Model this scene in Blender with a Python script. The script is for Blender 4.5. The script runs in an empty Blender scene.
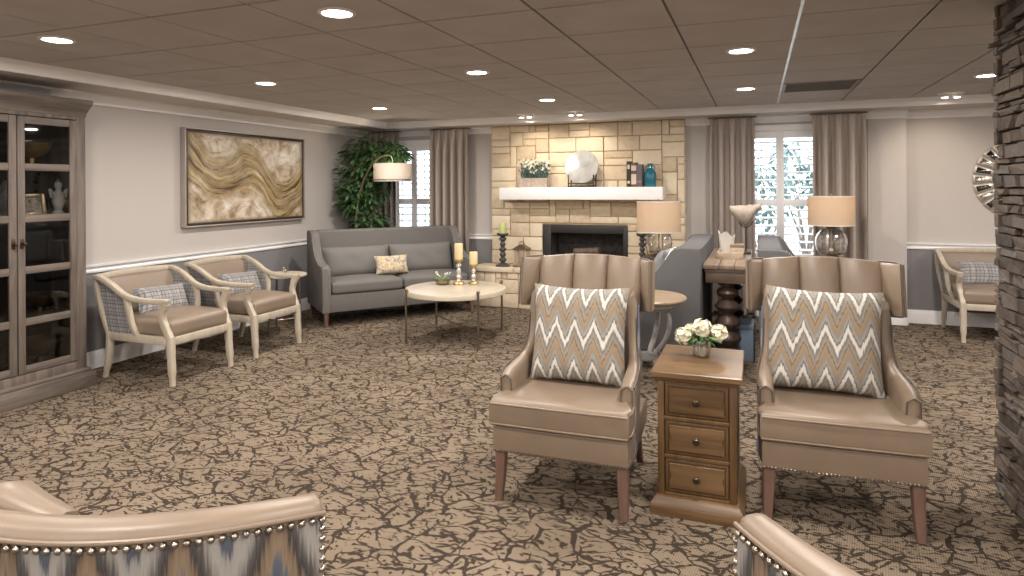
import bpy, bmesh, math, random
from mathutils import Vector as V, Matrix as MX
sc = bpy.context.scene
C = sc.collection
PI = math.pi
# ------------------------------------------------------------------ camera
F = 645.0; TH = math.atan(245/645); RO = .006; EYE = 1.5
s_, c_ = math.sin(TH), math.cos(TH)
RT = V((c_, s_, 0)); FW = V((-s_, c_, 0)); UP = V((0, 0, 1))
R2 = RT*math.cos(RO) - UP*math.sin(RO); U2 = UP*math.cos(RO) + RT*math.sin(RO)
cam = bpy.data.objects.new('camera', bpy.data.cameras.new('camera')); C.objects.link(cam)
m = MX((R2, U2, -FW)).transposed().to_4x4(); m.translation = (0, 0, EYE); cam.matrix_world = m
cam.data.sensor_width = 36; cam.data.lens = F*36/1024
cam.data.shift_y = -(288-186.5)/1024; cam.data.clip_start = .02
sc.camera = cam
# ------------------------------------------------------------------ world, view
w = bpy.data.worlds.new('sky'); sc.world = w; w.use_nodes = True
bgn = w.node_tree.nodes['Background']
bgn.inputs[0].default_value = (.82, .91, 1, 1); bgn.inputs[1].default_value = 3.0
sc.view_settings.view_transform = 'Standard'; sc.view_settings.look = 'None'
sc.view_settings.gamma = 1; sc.view_settings.use_curve_mapping = False
sc.view_settings.exposure = 0.62
LAMP_W = 19.0            # watts of every recessed ceiling lamp
LAMP_C = (1, .93, .86)
def WC(lat, d): return (lat*c_ - d*s_, lat*s_ + d*c_)

# ------------------------------------------------------------------ materials
class NT:
    def __init__(s, name):
        s.m = bpy.data.materials.new(name); s.m.use_nodes = True
        s.t = s.m.node_tree; s.b = s.t.nodes['Principled BSDF']; s.out = s.t.nodes['Material Output']
    def n(s, typ, ins=None, **kw):
        x = s.t.nodes.new(typ)
        for k, v in kw.items(): setattr(x, k, v)
        for k, v in (ins or {}).items():
            if isinstance(v, bpy.types.NodeSocket): s.t.links.new(v, x.inputs[k])
            else: x.inputs[k].default_value = v
        return x
    def math(s, op, a, b=0.0, c=None):
        d = {0: a, 1: b}
        if c is not None: d[2] = c
        return s.n('ShaderNodeMath', d, operation=op).outputs[0]
    def co(s, kind='Object', scale=(1, 1, 1)):
        t = s.n('ShaderNodeTexCoord').outputs[kind]
        return s.n('ShaderNodeMapping', {0: t, 3: scale}).outputs[0]
    def noise(s, co, scale=5, detail=3, rough=.5, dist=0):
        return s.n('ShaderNodeTexNoise', {'Vector': co, 'Scale': scale, 'Detail': detail, 'Roughness': rough, 'Distortion': dist})
    def ramp(s, fac, stops, const=False):
        r = s.n('ShaderNodeValToRGB', {0: fac}); cr = r.color_ramp
        if const: cr.interpolation = 'CONSTANT'
        while len(cr.elements) < len(stops): cr.elements.new(.5)
        for e, (p, c) in zip(cr.elements, stops): e.position = p; e.color = (*c, 1)
        return r.outputs[0]
    def mix(s, f, a, b, blend='MIX'):
        x = s.n('ShaderNodeMix', data_type='RGBA', blend_type=blend)
        for k, v in ((0, f), (6, a), (7, b)):
            if isinstance(v, bpy.types.NodeSocket): s.t.links.new(v, x.inputs[k])
            else: x.inputs[k].default_value = v if k == 0 else (*v, 1)
        return x.outputs[2]
    def set(s, **kw):
        for k, v in kw.items():
            k = k.replace('_', ' ')
            if isinstance(v, bpy.types.NodeSocket): s.t.links.new(v, s.b.inputs[k])
            else: s.b.inputs[k].default_value = (*v, 1) if isinstance(v, tuple) and len(v) == 3 else v
        return s
    def bump(s, h, strength=.3, dist=.01):
        b = s.n('ShaderNodeBump', {'Height': h, 'Strength': strength, 'Distance': dist})
        s.t.links.new(b.outputs[0], s.b.inputs['Normal']); return s
def plain(name, col, rough=.5, metal=0, var=.08, scale=6, bump=0, bscale=60, spec=.5):
    k = NT(name); co = k.co()
    n = k.noise(co, scale, 3).outputs[0]
    lo = tuple(max(0, c*(1-var)) for c in col); hi = tuple(min(1, c*(1+var)) for c in col)
    k.set(Base_Color=k.ramp(n, [(.3, lo), (.7, hi)]), Roughness=rough, Metallic=metal)
    k.b.inputs['Specular IOR Level'].default_value = spec
    if bump: k.bump(k.noise(co, bscale, 2).outputs[0], bump, .004)
    return k.m
def wood(name, c1, c2, rough=.45, axis=2, scale=1.0, knots=True):
    k = NT(name); sc_ = [22*scale]*3; sc_[axis] = 1.6*scale
    co = k.co('Object', tuple(sc_)); n1 = k.noise(co, 1.0, 6, .6, .6).outputs[0]
    n2 = k.noise(k.co(), 3, 3).outputs[0]
    f = k.math('ADD', k.math('MULTIPLY', n1, .75), k.math('MULTIPLY', n2, .25))
    mid = tuple((a+b)/2 for a, b in zip(c1, c2))
    k.set(Base_Color=k.ramp(f, [(.32, c1), (.5, mid), (.68, c2)]), Roughness=rough).bump(n1, .15, .003)
    return k.m
def ikat(name, cols, fx, fz, amp, streak=.05, rough=.85, ax='X', ph=0.0):
    k = NT(name); o = k.n('ShaderNodeTexCoord').outputs['Object']
    sp = k.n('ShaderNodeSeparateXYZ', {0: o}); x, z = sp.outputs[ax], sp.outputs['Z']
    tri = k.math('PINGPONG', k.math('ADD', k.math('MULTIPLY', x, fx*2), 10), 1.0)
    tri = k.n('ShaderNodeMapRange', {0: tri, 3: -.5, 4: .5}, interpolation_type='LINEAR').outputs[0]
    st = k.noise(k.n('ShaderNodeMapping', {0: o, 3: (150, 150, 9)}).outputs[0], 1.0, 2).outputs[0]
    wob = k.noise(k.n('ShaderNodeMapping', {0: o, 3: (14, 14, 14)}).outputs[0], 1.0, 2).outputs[0]
    p = k.math('ADD', z, k.math('MULTIPLY', tri, amp))
    p = k.math('ADD', p, k.math('MULTIPLY', k.math('SUBTRACT', st, .5), streak))
    p = k.math('ADD', p, k.math('MULTIPLY', k.math('SUBTRACT', wob, .5), .03))
    p = k.math('FRACT', k.math('ADD', k.math('MULTIPLY', p, fz), 10+ph))
    k.set(Base_Color=k.ramp(p, cols), Roughness=rough); k.bump(st, .12, .002)
    return k.m
def plaid(name, base, line, mid):
    k = NT(name); o = k.n('ShaderNodeTexCoord').outputs['Object']
    sp = k.n('ShaderNodeSeparateXYZ', {0: o})
    a = k.math('ADD', sp.outputs['X'], sp.outputs['Y']); z = sp.outputs['Z']
    def stripe(v, f, w, off): return k.math('LESS_THAN', k.math('FRACT', k.math('ADD', k.math('MULTIPLY', v, f), 20+off)), w)
    col = k.mix(.6, base, k.ramp(k.noise(o, 90, 2).outputs[0], [(.35, mid), (.65, base)]))
    for v, off in ((a, .1), (z, .35)):
        col = k.mix(k.math('MULTIPLY', stripe(v, 11, .36, off), .45), col, mid)
        col = k.mix(k.math('MULTIPLY', stripe(v, 11, .09, off+.12), .8), col, line)
        col = k.mix(k.math('MULTIPLY', stripe(v, 11, .07, off+.5), .7), col, line)
        col = k.mix(k.math('MULTIPLY', stripe(v, 11, .05, off-.18), .6), col, line)
    k.set(Base_Color=col, Roughness=.85); return k.m
def clear(name, tint=(1, 1, 1), refl=.25, rough=.02, facing=.5):
    k = NT(name); t = k.t
    tr = k.n('ShaderNodeBsdfTransparent', {0: (*tint, 1)}); gl = k.n('ShaderNodeBsdfGlossy', {0: (1, 1, 1, 1), 'Roughness': rough})
    lw = k.n('ShaderNodeLayerWeight', {0: facing}).outputs['Facing']
    f = k.n('ShaderNodeMapRange', {0: lw, 3: refl*.25, 4: min(1, refl*2.4)}).outputs[0]
    mx = k.n('ShaderNodeMixShader', {0: f, 1: tr.outputs[0], 2: gl.outputs[0]})
    t.links.new(mx.outputs[0], k.out.inputs[0]); return k.m
def emit(name, col, st):
    k = NT(name); e = k.n('ShaderNodeEmission', {0: (*col, 1), 1: st}); k.t.links.new(e.outputs[0], k.out.inputs[0]); return k.m
def island(name, stops, rough=.8, nscale=18, nf=.35, bump=.4, bdist=.01):
    k = NT(name); g = k.n('ShaderNodeNewGeometry').outputs['Random Per Island']
    co = k.co(); n = k.noise(co, nscale, 5, .6).outputs[0]
    f = k.math('ADD', k.math('MULTIPLY', g, 1-nf), k.math('MULTIPLY', k.math('SUBTRACT', k.math('MULTIPLY', n, 2), .5), nf))
    k.set(Base_Color=k.ramp(f, stops), Roughness=rough).bump(n, bump, bdist); return k.m
def shade_mat(name, col, trans=.35):
    k = NT(name); o = k.co('Object', (140, 140, 140)); n = k.noise(o, 1, 1).outputs[0]
    cl = k.ramp(n, [(.3, tuple(c*.93 for c in col)), (.7, col)])
    d = k.n('ShaderNodeBsdfDiffuse', {0: cl}); tr = k.n('ShaderNodeBsdfTranslucent', {0: cl})
    mx = k.n('ShaderNodeMixShader', {0: trans, 1: d.outputs[0], 2: tr.outputs[0]})
    k.t.links.new(mx.outputs[0], k.out.inputs[0]); return k.m
def carpet():
    k = NT('carpet'); o = k.n('ShaderNodeTexCoord').outputs['Object']
    nz = k.noise(o, 4.0, 3, .6)
    off = k.n('ShaderNodeVectorMath', {0: nz.outputs['Color'], 1: (.5, .5, .5)}, operation='SUBTRACT').outputs[0]
    off = k.n('ShaderNodeVectorMath', {0: off, 'Scale': .16}, operation='SCALE').outputs[0]
    p = k.n('ShaderNodeVectorMath', {0: o, 1: off}, operation='ADD').outputs[0]
    def edge(rot, scl, sh=(0, 0, 0)):
        q = k.n('ShaderNodeMapping', {0: p, 1: sh, 2: (0, 0, rot), 3: scl}).outputs[0]
        return k.n('ShaderNodeTexVoronoi', {'Vector': q, 'Scale': 1.0}, feature='DISTANCE_TO_EDGE', voronoi_dimensions='2D').outputs['Distance']
    def rng(v, a, b, c, d): return k.n('ShaderNodeMapRange', {0: v, 1: a, 2: b, 3: c, 4: d}).outputs[0]
    wn = k.noise(o, 10, 3, .65).outputs[0]; wn2 = k.noise(o, 7, 2).outputs[0]; wn3 = k.noise(o, 15, 2).outputs[0]
    l1 = k.math('LESS_THAN', edge(.5, (6.0, 8.4, 1)), rng(wn, .38, .66, .003, .095))
    l2 = k.math('LESS_THAN', edge(-.4, (12, 17, 1), (3.3, 1.7, 0)), rng(wn2, .42, .66, -.02, .11))
    l3 = k.math('LESS_THAN', edge(.2, (9, 21, 1), (7.3, 4.7, 0)), rng(wn3, .52, .66, -.02, .13))
    def blob(rot, scl, th):
        q = k.n('ShaderNodeMapping', {0: p, 2: (0, 0, rot), 3: scl}).outputs[0]
        return k.math('GREATER_THAN', k.noise(q, 1, 2).outputs[0], th)
    bl = k.math('MAXIMUM', blob(.6, (19, 44, 1), .622), blob(-.5, (22, 50, 1), .628))
    dark = k.math('MAXIMUM', k.math('MAXIMUM', l1, l2), k.math('MAXIMUM', l3, bl))
    rib = k.n('ShaderNodeTexWave', {'Vector': k.n('ShaderNodeMapping', {0: o, 2: (0, 0, .15)}).outputs[0], 'Scale': 34, 'Distortion': 1.2, 'Detail': 1}, bands_direction='X').outputs[1]
    fine = k.noise(o, 260, 2).outputs[0]
    lite = k.ramp(rib, [(.1, (.12, .090, .063)), (.8, (.25, .195, .143))])
    big = k.noise(o, 1.6, 2).outputs[0]
    lite = k.mix(.5, lite, k.ramp(big, [(.35, (.15, .114, .081)), (.65, (.25, .196, .143))]))
    dk = k.ramp(fine, [(.3, (.014, .010, .008)), (.7, (.048, .036, .028))])
    k.set(Base_Color=k.mix(k.math('MULTIPLY', dark, .93), lite, dk), Roughness=1.0); k.b.inputs['Specular IOR Level'].default_value = .1
    k.bump(fine, .5, .006); return k.m
def wallpaint():
    k = NT('wall_paint'); g = k.n('ShaderNodeNewGeometry').outputs['Position']
    z = k.n('ShaderNodeSeparateXYZ', {0: g}).outputs['Z']
    n = k.noise(k.co(), 120, 2).outputs[0]
    up = k.ramp(n, [(.3, (.465, .428, .402)), (.7, (.49, .453, .427))]); lo = k.ramp(n, [(.3, (.20, .19, .195)), (.7, (.215, .205, .21))])
    k.set(Base_Color=k.mix(k.math('LESS_THAN', z, .84), up, lo), Roughness=.7).bump(n, .05, .002); return k.m
def painting():
    k = NT('painted_canvas'); o = k.n('ShaderNodeTexCoord').outputs['Object']
    sp = k.n('ShaderNodeSeparateXYZ', {0: o}); y, z = sp.outputs['Y'], sp.outputs['Z']
    fc = k.n('ShaderNodeFloatCurve', {1: k.math('ADD', k.math('MULTIPLY', y, 1/1.8), .5)}); cv = fc.mapping.curves[0]
    pts = [(0, .86), (.10, .66), (.22, .50), (.34, .54), (.46, .63), (.56, .56), (.66, .34), (.76, .20), (.87, .30), (1, .58)]
    cv.points[0].location = pts[0]; cv.points[1].location = pts[-1]
    for q in pts[1:-1]: cv.points.new(*q)
    fc.mapping.update()
    wave = k.math('MULTIPLY', k.math('SUBTRACT', fc.outputs[0], .5), .9)
    n0 = k.noise(o, 2.2, 3).outputs[0]
    d = k.math('ADD', k.math('SUBTRACT', z, wave), k.math('MULTIPLY', k.math('SUBTRACT', n0, .5), .22))
    fl = k.n('ShaderNodeCombineXYZ', {0: k.math('MULTIPLY', y, 1.6), 1: k.math('MULTIPLY', d, 17)}).outputs[0]
    strk = k.noise(fl, 1.0, 5, .65, .4).outputs[0]
    band = k.n('ShaderNodeMapRange', {0: k.math('ABSOLUTE', d), 1: .14, 2: .36, 3: 1.0, 4: 0.0}, interpolation_type='SMOOTHSTEP').outputs[0]
    cl = k.noise(o, 6, 5, .65, .5).outputs[0]
    pale = k.ramp(cl, [(.30, (.17, .115, .06)), (.43, (.40, .31, .21)), (.56, (.60, .53, .44)), (.72, (.78, .74, .68))])
    gold = k.ramp(strk, [(.33, (.045, .028, .012)), (.44, (.15, .095, .03)), (.52, (.26, .175, .06)), (.60, (.42, .32, .15)), (.68, (.70, .63, .50))])
    ed = k.math('MAXIMUM', k.math('MULTIPLY', k.math('ABSOLUTE', y), 1/.84), k.math('MULTIPLY', k.math('ABSOLUTE', z), 1/.447))
    ed = k.n('ShaderNodeMapRange', {0: k.math('ADD', ed, k.math('MULTIPLY', cl, .12)), 1: .99, 2: 1.07}).outputs[0]
    f = k.math('ADD', k.math('MULTIPLY', band, .8), k.math('MULTIPLY', k.math('LESS_THAN', strk, .42), .30))
    col = k.mix(k.math('MINIMUM', f, 1.0), pale, gold)
    col = k.mix(k.math('MULTIPLY', ed, .8), col, (.10, .065, .03))
    k.set(Base_Color=col, Roughness=.55).bump(strk, .3, .006); return k.m

TAUPE = (.205, .152, .108)
mt = dict(
 carpet=carpet(), wall=wallpaint(), canvas=painting(),
 white=plain('white_trim_paint', (.84, .83, .83), .45, var=.02), wallpier=plain('pier_paint', (.478, .44, .415), .7, var=.02), soffit=plain('soffit_paint', (.58, .54, .51), .7, var=.02),
 tile=plain('ceiling_tile_fibre', (.50, .472, .455), .9, var=.06, scale=3, bump=.35, bscale=160, spec=.2),
 bar=plain('ceiling_bar_brown', (.16, .125, .105), .5), bar_glint=plain('ceiling_bar_window_glint', (.85, .87, .9), .25),
 leather=plain('taupe_leather', TAUPE, .42, var=.05, bump=.10, bscale=220),
 leather_dark=plain('taupe_leather_seams', tuple(c*.45 for c in TAUPE), .5),
 leather2=plain('armchair_leather', (.22, .168, .125), .38, var=.05, bump=.08, bscale=220),
 greyfab=plain('grey_upholstery', (.150, .142, .134), .85, var=.10, scale=140, bump=.15, bscale=300, spec=.2),
 greycush=plain('grey_cushion_cloth', (.165, .157, .149), .8, var=.10, scale=140, bump=.15, bscale=300, spec=.25),
 bluefab=plain('blue_grey_upholstery', (.115, .112, .114), .85, var=.08, scale=140, bump=.15, bscale=300, spec=.2),
 bluecush=plain('blue_grey_cushion', (.24, .243, .25), .8, var=.08, scale=140, bump=.15, bscale=300, spec=.2),
 ikat=ikat('zigzag_weave', [(0, (.60, .56, .51)), (.10, (.55, .52, .46)), (.15, (.11, .10, .095)), (.24, (.28, .265, .24)), (.36, (.215, .205, .185)), (.45, (.26, .185, .115)), (.58, (.29, .215, .135)), (.64, (.115, .10, .09)), (.70, (.30, .24, .18)), (.80, (.21, .20, .18)), (.90, (.145, .14, .13)), (.95, (.45, .42, .37)), (1, (.60, .56, .51))], 10.3, 5.0, .115),
 ikat2=ikat('ikat_weave_outer', [(0, (.27, .255, .235)), (.14, (.235, .225, .21)), (.22, (.06, .065, .085)), (.34, (.075, .09, .12)), (.44, (.20, .145, .095)), (.58, (.15, .105, .07)), (.68, (.035, .03, .03)), (.80, (.07, .066, .066)), (.90, (.20, .185, .168)), (1, (.27, .255, .235))], 5.5, 2.6, .30, .16),
 ikatblue=ikat('ikat_weave_blue', [(0, (.25, .27, .31)), (.3, (.10, .12, .17)), (.6, (.14, .16, .21)), (.8, (.06, .06, .08)), (1, (.25, .27, .31))], 6, 3, .2, .08),
 plaid=plaid('plaid_weave', (.36, .343, .33), (.075, .078, .092), (.20, .193, .193)),
 floral=None,
 cream=wood('cream_painted_wood', (.385, .328, .255), (.50, .44, .355), .45), pinkleg=wood('rosy_brown_wood', (.12, .068, .05), (.19, .112, .085), .4),
 oak=wood('weathered_grey_oak', (.055, .042, .034), (.19, .152, .127), .65, 2), oakh=wood('weathered_oak_rails', (.055, .042, .034), (.19, .152, .127), .65, 1),
 pine=wood('honey_brown_pine', (.055, .028, .010), (.150, .083, .034), .42, 2), pineh=wood('honey_brown_pine_boards', (.075, .041, .018), (.19, .112, .054), .33, 0),
 pinedk=plain('pine_groove_glaze', (.055, .03, .014), .5), pineknob=plain('dark_bronze_knob', (.07, .05, .035), .35, .8),
 console=wood('dark_walnut', (.035, .022, .016), (.095, .062, .045), .4, 2), consoletop=wood('brown_console_planks', (.17, .115, .08), (.30, .22, .16), .4, 1),
consoleapron=wood('console_apron_wood', (.075, .05, .036), (.17, .12, .088), .45, 0),
 inside=plain('cabinet_interior', (.03, .023, .02), .8), shelfw=plain('dark_shelf', (.05, .04, .034), .6),
 silver=plain('nickel_nails', (.40, .36, .31), .28, 1.0, .05), bronze=plain('bronze_metal', (.30, .25, .20), .35, 1, .1),
 brass=plain('champagne_brass', (.48, .40, .29), .35, .9, .1), goldleaf=plain('gold_leaf', (.48, .34, .14), .35, .8, .25, 30),
 black=plain('black_iron', (.018, .017, .017), .5), dkgrey=plain('charcoal_painted_wood', (.055, .055, .057), .5, var=.2, scale=30),
 soot=plain('firebrick_sooty', (.06, .055, .052), .9, var=.4, scale=25),
 stone=island('sandstone', [(.05, (.46, .36, .25)), (.35, (.62, .51, .37)), (.65, (.70, .60, .45)), (.95, (.76, .68, .54))], .85, 14, .35, .5, .012),
 mortar=plain('sandy_mortar', (.60, .44, .25), .95, var=.15, scale=40),
 hearthtop=plain('hearth_slab', (.62, .52, .39), .7, var=.1, scale=8, bump=.2),
 ledge=island('ledge_stone', [(.05, (.022, .017, .014)), (.35, (.065, .048, .037)), (.6, (.12, .088, .066)), (.8, (.09, .08, .076)), (.95, (.24, .18, .13))], .85, 22, .4, .7, .012),
 ledgeback=plain('ledge_grout', (.03, .025, .022), .95),
 curtain=plain('taupe_curtain', (.42, .36, .315), .75, var=.06, scale=60), curtaindk=plain('brown_curtain', (.37, .315, .28), .8, var=.06, scale=60),
 marble=plain('cream_stone_top', (.46, .40, .31), .3, var=.08, scale=7), 
 candle=plain('cream_wax', (.66, .55, .32), .5, var=.04), candleg=plain('lime_wax', (.52, .56, .22), .5, var=.05),
 mercury=plain('mercury_glass', (.62, .58, .54), .25, .6, .3, 40),
 glass=clear('clear_glass', (1, 1, 1), .42), glasspane=clear('cabinet_glass', (.66, .65, .63), .06), windowpane=clear('window_glass', (.97, .99, 1), .12),
 bottleb=plain('teal_glass', (.015, .13, .18), .12, var=.3, scale=12),
 shade=shade_mat('linen_shade', (.60, .50, .385)), shadelin=shade_mat('pale_linen_shade', (.76, .70, .64)), shadedge=plain('lighter_shade_edge', (.70, .62, .55), .8),
 bulb=emit('warm_bulb', (1, .72, .45), 6), lens=emit('lamp_lens', (1, .93, .84), 14), lampring=plain('white_lamp_ring', (.78, .75, .72), .4),
 leaf=island('ficus_leaf', [(.05, (.018, .045, .014)), (.5, (.045, .105, .032)), (.9, (.10, .19, .065))], .5, 20, .2, .1), leaf2=island('garden_leaf', [(.05, (.04, .085, .075)), (.5, (.09, .16, .14)), (.9, (.17, .26, .23))], .6, 20, .2, .1),
 succ=island('succulent_leaf', [(.1, (.10, .17, .05)), (.6, (.20, .28, .10)), (.9, (.30, .36, .18))], .5, 20, .2, .1),
 bark=wood('ficus_bark', (.10, .07, .05), (.22, .16, .12), .8), pot=plain('dark_clay_pot', (.09, .07, .06), .6),
 petal=island('ivory_petals', [(.1, (.62, .58, .40)), (.5, (.76, .72, .55)), (.9, (.84, .82, .70))], .6, 20, .2, .1), stem=plain('green_stem', (.08, .17, .04), .5),
 litpetal=plain('white_sprig', (.72, .72, .62), .7), planter=plain('whitewashed_planter', (.42, .35, .30), .8, var=.2, scale=30),
 porcelain=plain('pearl_plate', (.40, .40, .395), .28, .35, .22, 9), 
 bookA=plain('black_book_cloth', (.022, .02, .02), .6), bookB=plain('brown_book_cloth', (.12, .06, .035), .6), bookC=plain('grey_book_cloth', (.12, .10, .12), .6), paper=plain('page_edges', (.62, .56, .46), .8), label=plain('spine_label', (.62, .54, .42), .6), labelb=plain('spine_band_brown', (.32, .18, .10), .6),
 scrollgrey=plain('grey_washed_metal', (.30, .285, .275), .5, .3, .2, 30), tabletop=wood('tan_veneer', (.20, .135, .082), (.36, .27, .185), .35, 0),
 bluebox=plain('blue_storage_cloth', (.20, .26, .34), .7, var=.05), navy=plain('navy_piping', (.035, .05, .09), .7), cobble=plain('driftwood', (.27, .225, .185), .8, var=.25, scale=14, bump=.4, bscale=30),
 paleceramic=plain('pale_ceramic', (.66, .62, .56), .4), tray=wood('bleached_tray_wood', (.38, .29, .20), (.55, .45, .34), .6, 1),
 mirror=plain('mirror_silver', (.80, .80, .80), .04, 1.0, .01), mirrorframe=plain('antique_champagne_frame', (.45, .40, .32), .35, .7, .1), mirrordk=plain('smoked_mirror', (.10, .11, .11), .06, 1.0, .05),
 vent=plain('grille_grey', (.22, .21, .21), .5), ground=plain('paving_outside', (.55, .55, .53), .9), grasso=plain('lawn_outside', (.16, .26, .12), .9),
 brownframe=wood('dark_brown_frame', (.03, .02, .014), (.07, .05, .035), .4, 1), framegrey=plain('silver_grey_frame', (.42, .37, .34), .4, .2), photo=plain('old_photo', (.40, .36, .32), .4, var=.6, scale=40), bluewhite=plain('white_figurine_glaze', (.62, .68, .74), .25, 0, .15, 30),
)
def floralmat():
    k = NT('floral_weave'); o = k.co()
    n = k.noise(o, 34, 3, .6, .5).outputs[0]; n2 = k.noise(o, 21, 3).outputs[0]
    a = k.ramp(n, [(.40, (.44, .36, .25)), (.46, (.58, .50, .38)), (.54, (.60, .52, .40)), (.58, (.52, .36, .14)), (.66, (.42, .27, .10))])
    k.set(Base_Color=k.mix(k.math('MULTIPLY', k.math('GREATER_THAN', n2, .56), .7), a, (.20, .20, .21)), Roughness=.85); return k.m
mt['floral'] = floralmat()

# ------------------------------------------------------------------ mesh helpers
nb = bmesh.new
def bx(bm, x0, x1, y0, y1, z0, z1, b=0, seg=2, mi=0, M=None):
    t = bmesh.new(); bmesh.ops.create_cube(t, size=1)
    for v in t.verts: v.co = V(((x0+x1)/2+v.co.x*(x1-x0), (y0+y1)/2+v.co.y*(y1-y0), (z0+z1)/2+v.co.z*(z1-z0)))
    if b: bmesh.ops.bevel(t, geom=t.edges[:], offset=min(b, .49*min(abs(x1-x0), abs(y1-y0), abs(z1-z0))), segments=seg, profile=.5, affect='EDGES')
    join(bm, t, mi, M)
def join(bm, t, mi=0, M=None):
    mp = {}
    for v in t.verts: mp[v] = bm.verts.new(M @ v.co if M else v.co)
    for f in t.faces:
        try:
            g = bm.faces.new([mp[v] for v in f.verts]); g.material_index = mi
        except ValueError: pass
    t.free()
def loft(bm, rings, closed=True, caps=True, mi=0):
    vr = [[bm.verts.new(p) for p in r] for r in rings]; n = len(vr[0])
    for a, b in zip(vr, vr[1:]):
        for i in range(n if closed else n-1):
            j = (i+1) % n
            try: bm.faces.new((a[i], a[j], b[j], b[i])).material_index = mi
            except ValueError: pass
    if caps and closed:
        for r in (vr[0][::-1], vr[-1]):
            try: bm.faces.new(r).material_index = mi
            except ValueError: pass
def lathe(bm, prof, loc=(0, 0, 0), n=24, mi=0):
    loft(bm, [[V((loc[0]+r*math.cos(2*PI*i/n), loc[1]+r*math.sin(2*PI*i/n), loc[2]+z)) for i in range(n)] for r, z in [(max(r, .0004), z) for r, z in prof]], mi=mi)
def frames(pts):
    P = [V(p) for p in pts]; T = []
    for i in range(len(P)):
        T.append((P[min(i+1, len(P)-1)]-P[max(i-1, 0)]).normalized())
    return P, T
def tube(bm, pts, rad, n=8, mi=0):
    P, T = frames(pts); r = rad if isinstance(rad, (list, tuple)) else [rad]*len(P)
    u = T[0].orthogonal().normalized(); rings = []
    for p, t, q in zip(P, T, r):
        u = (u - t*u.dot(t)).normalized(); v = t.cross(u)
        rings.append([p + (u*math.cos(2*PI*i/n)+v*math.sin(2*PI*i/n))*q for i in range(n)])
    loft(bm, rings, mi=mi)
def sweep(bm, pts, ws, hs, side, mi=0, pw=4.0, n=12):
    """rounded-rectangle bar along pts: w across `side`, h across the other way"""
    P, T = frames(pts); side = V(side)
    ws = ws if isinstance(ws, (list, tuple)) else [ws]*len(P); hs = hs if isinstance(hs, (list, tuple)) else [hs]*len(P)
    rings = []
    for p, t, a, b in zip(P, T, ws, hs):
        sd = (side - t*side.dot(t)).normalized(); nn = t.cross(sd); r = []
        for i in range(n):
            an = 2*PI*(i+.5)/n; cx, cy = math.cos(an), math.sin(an)
            r.append(p + sd*(math.copysign(abs(cx)**(2/pw), cx)*a/2) + nn*(math.copysign(abs(cy)**(2/pw), cy)*b/2))
        rings.append(r)
    loft(bm, rings, mi=mi)
def curve(pts, k=6):
    P = [V(p) for p in pts]; out = []
    for i in range(len(P)-1):
        a, b, c, d = P[max(i-1, 0)], P[i], P[i+1], P[min(i+2, len(P)-1)]
        for j in range(k):
            t = j/k
            out.append(.5*((2*b)+(c-a)*t+(2*a-5*b+4*c-d)*t*t+(3*b-a-3*c+d)*t**3))
    out.append(P[-1]); return out
def prism(bm, poly, ax, a0, a1, bev=0, seg=2, mi=0, M=None):
    t = bmesh.new()
    def mk(p, a): return {'x': (a, p[0], p[1]), 'y': (p[0], a, p[1]), 'z': (p[0], p[1], a)}[ax]
    lo = [t.verts.new(mk(p, a0)) for p in poly]; hi = [t.verts.new(mk(p, a1)) for p in poly]; n = len(poly)
    f0 = t.faces.new(lo[::-1]); f1 = t.faces.new(hi)
    for i in range(n): t.faces.new((lo[i], lo[(i+1) % n], hi[(i+1) % n], hi[i]))
    if bev: bmesh.ops.bevel(t, geom=list(set(f0.edges[:]+f1.edges[:])), offset=bev, segments=seg, profile=.5, affect='EDGES')
    join(bm, t, mi, M)
def ball(bm, c, r, n=12, mi=0):
    if not isinstance(r, (tuple, list)): r = (r, r, r)
    t = bmesh.new(); bmesh.ops.create_uvsphere(t, u_segments=n, v_segments=max(6, n*2//3), radius=1)
    for v in t.verts: v.co = V((c[0]+v.co.x*r[0], c[1]+v.co.y*r[1], c[2]+v.co.z*r[2]))
    join(bm, t, mi)
def ico(bm, c, r, sub=1, M=None):
    t = bmesh.new(); bmesh.ops.create_icosphere(t, subdivisions=sub, radius=r)
    for v in t.verts: v.co += V(c)
    join(bm, t, 0, M)
def cushion(bm, x0, x1, y0, y1, z0, z1, puff=.03, rnd=4.5, n=14, mi=0):
    """seat cushion: rounded box with a crowned top"""
    t = bmesh.new(); bmesh.ops.create_cube(t, size=2); bmesh.ops.subdivide_edges(t, edges=t.edges[:], cuts=n-1, use_grid_fill=True)
    hx, hy, hz = (x1-x0)/2, (y1-y0)/2, (z1-z0)/2
    rr = min(hx, hy, hz)*.62
    for v in t.verts:
        p = v.co.copy(); q = V((p.x*hx, p.y*hy, p.z*hz))
        ins = V((max(-hx+rr, min(hx-rr, q.x)), max(-hy+rr, min(hy-rr, q.y)), max(-hz+rr, min(hz-rr, q.z))))
        d = q-ins
        if d.length > 1e-6: q = ins + d.normalized()*min(rr, d.length if d.length < rr else rr)
        k = (1-p.x**2)*(1-p.y**2)
        if p.z > 0: q.z += puff*k*p.z
        v.co = V(((x0+x1)/2+q.x, (y0+y1)/2+q.y, (z0+z1)/2+q.z))
    join(bm, t, mi)
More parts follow.
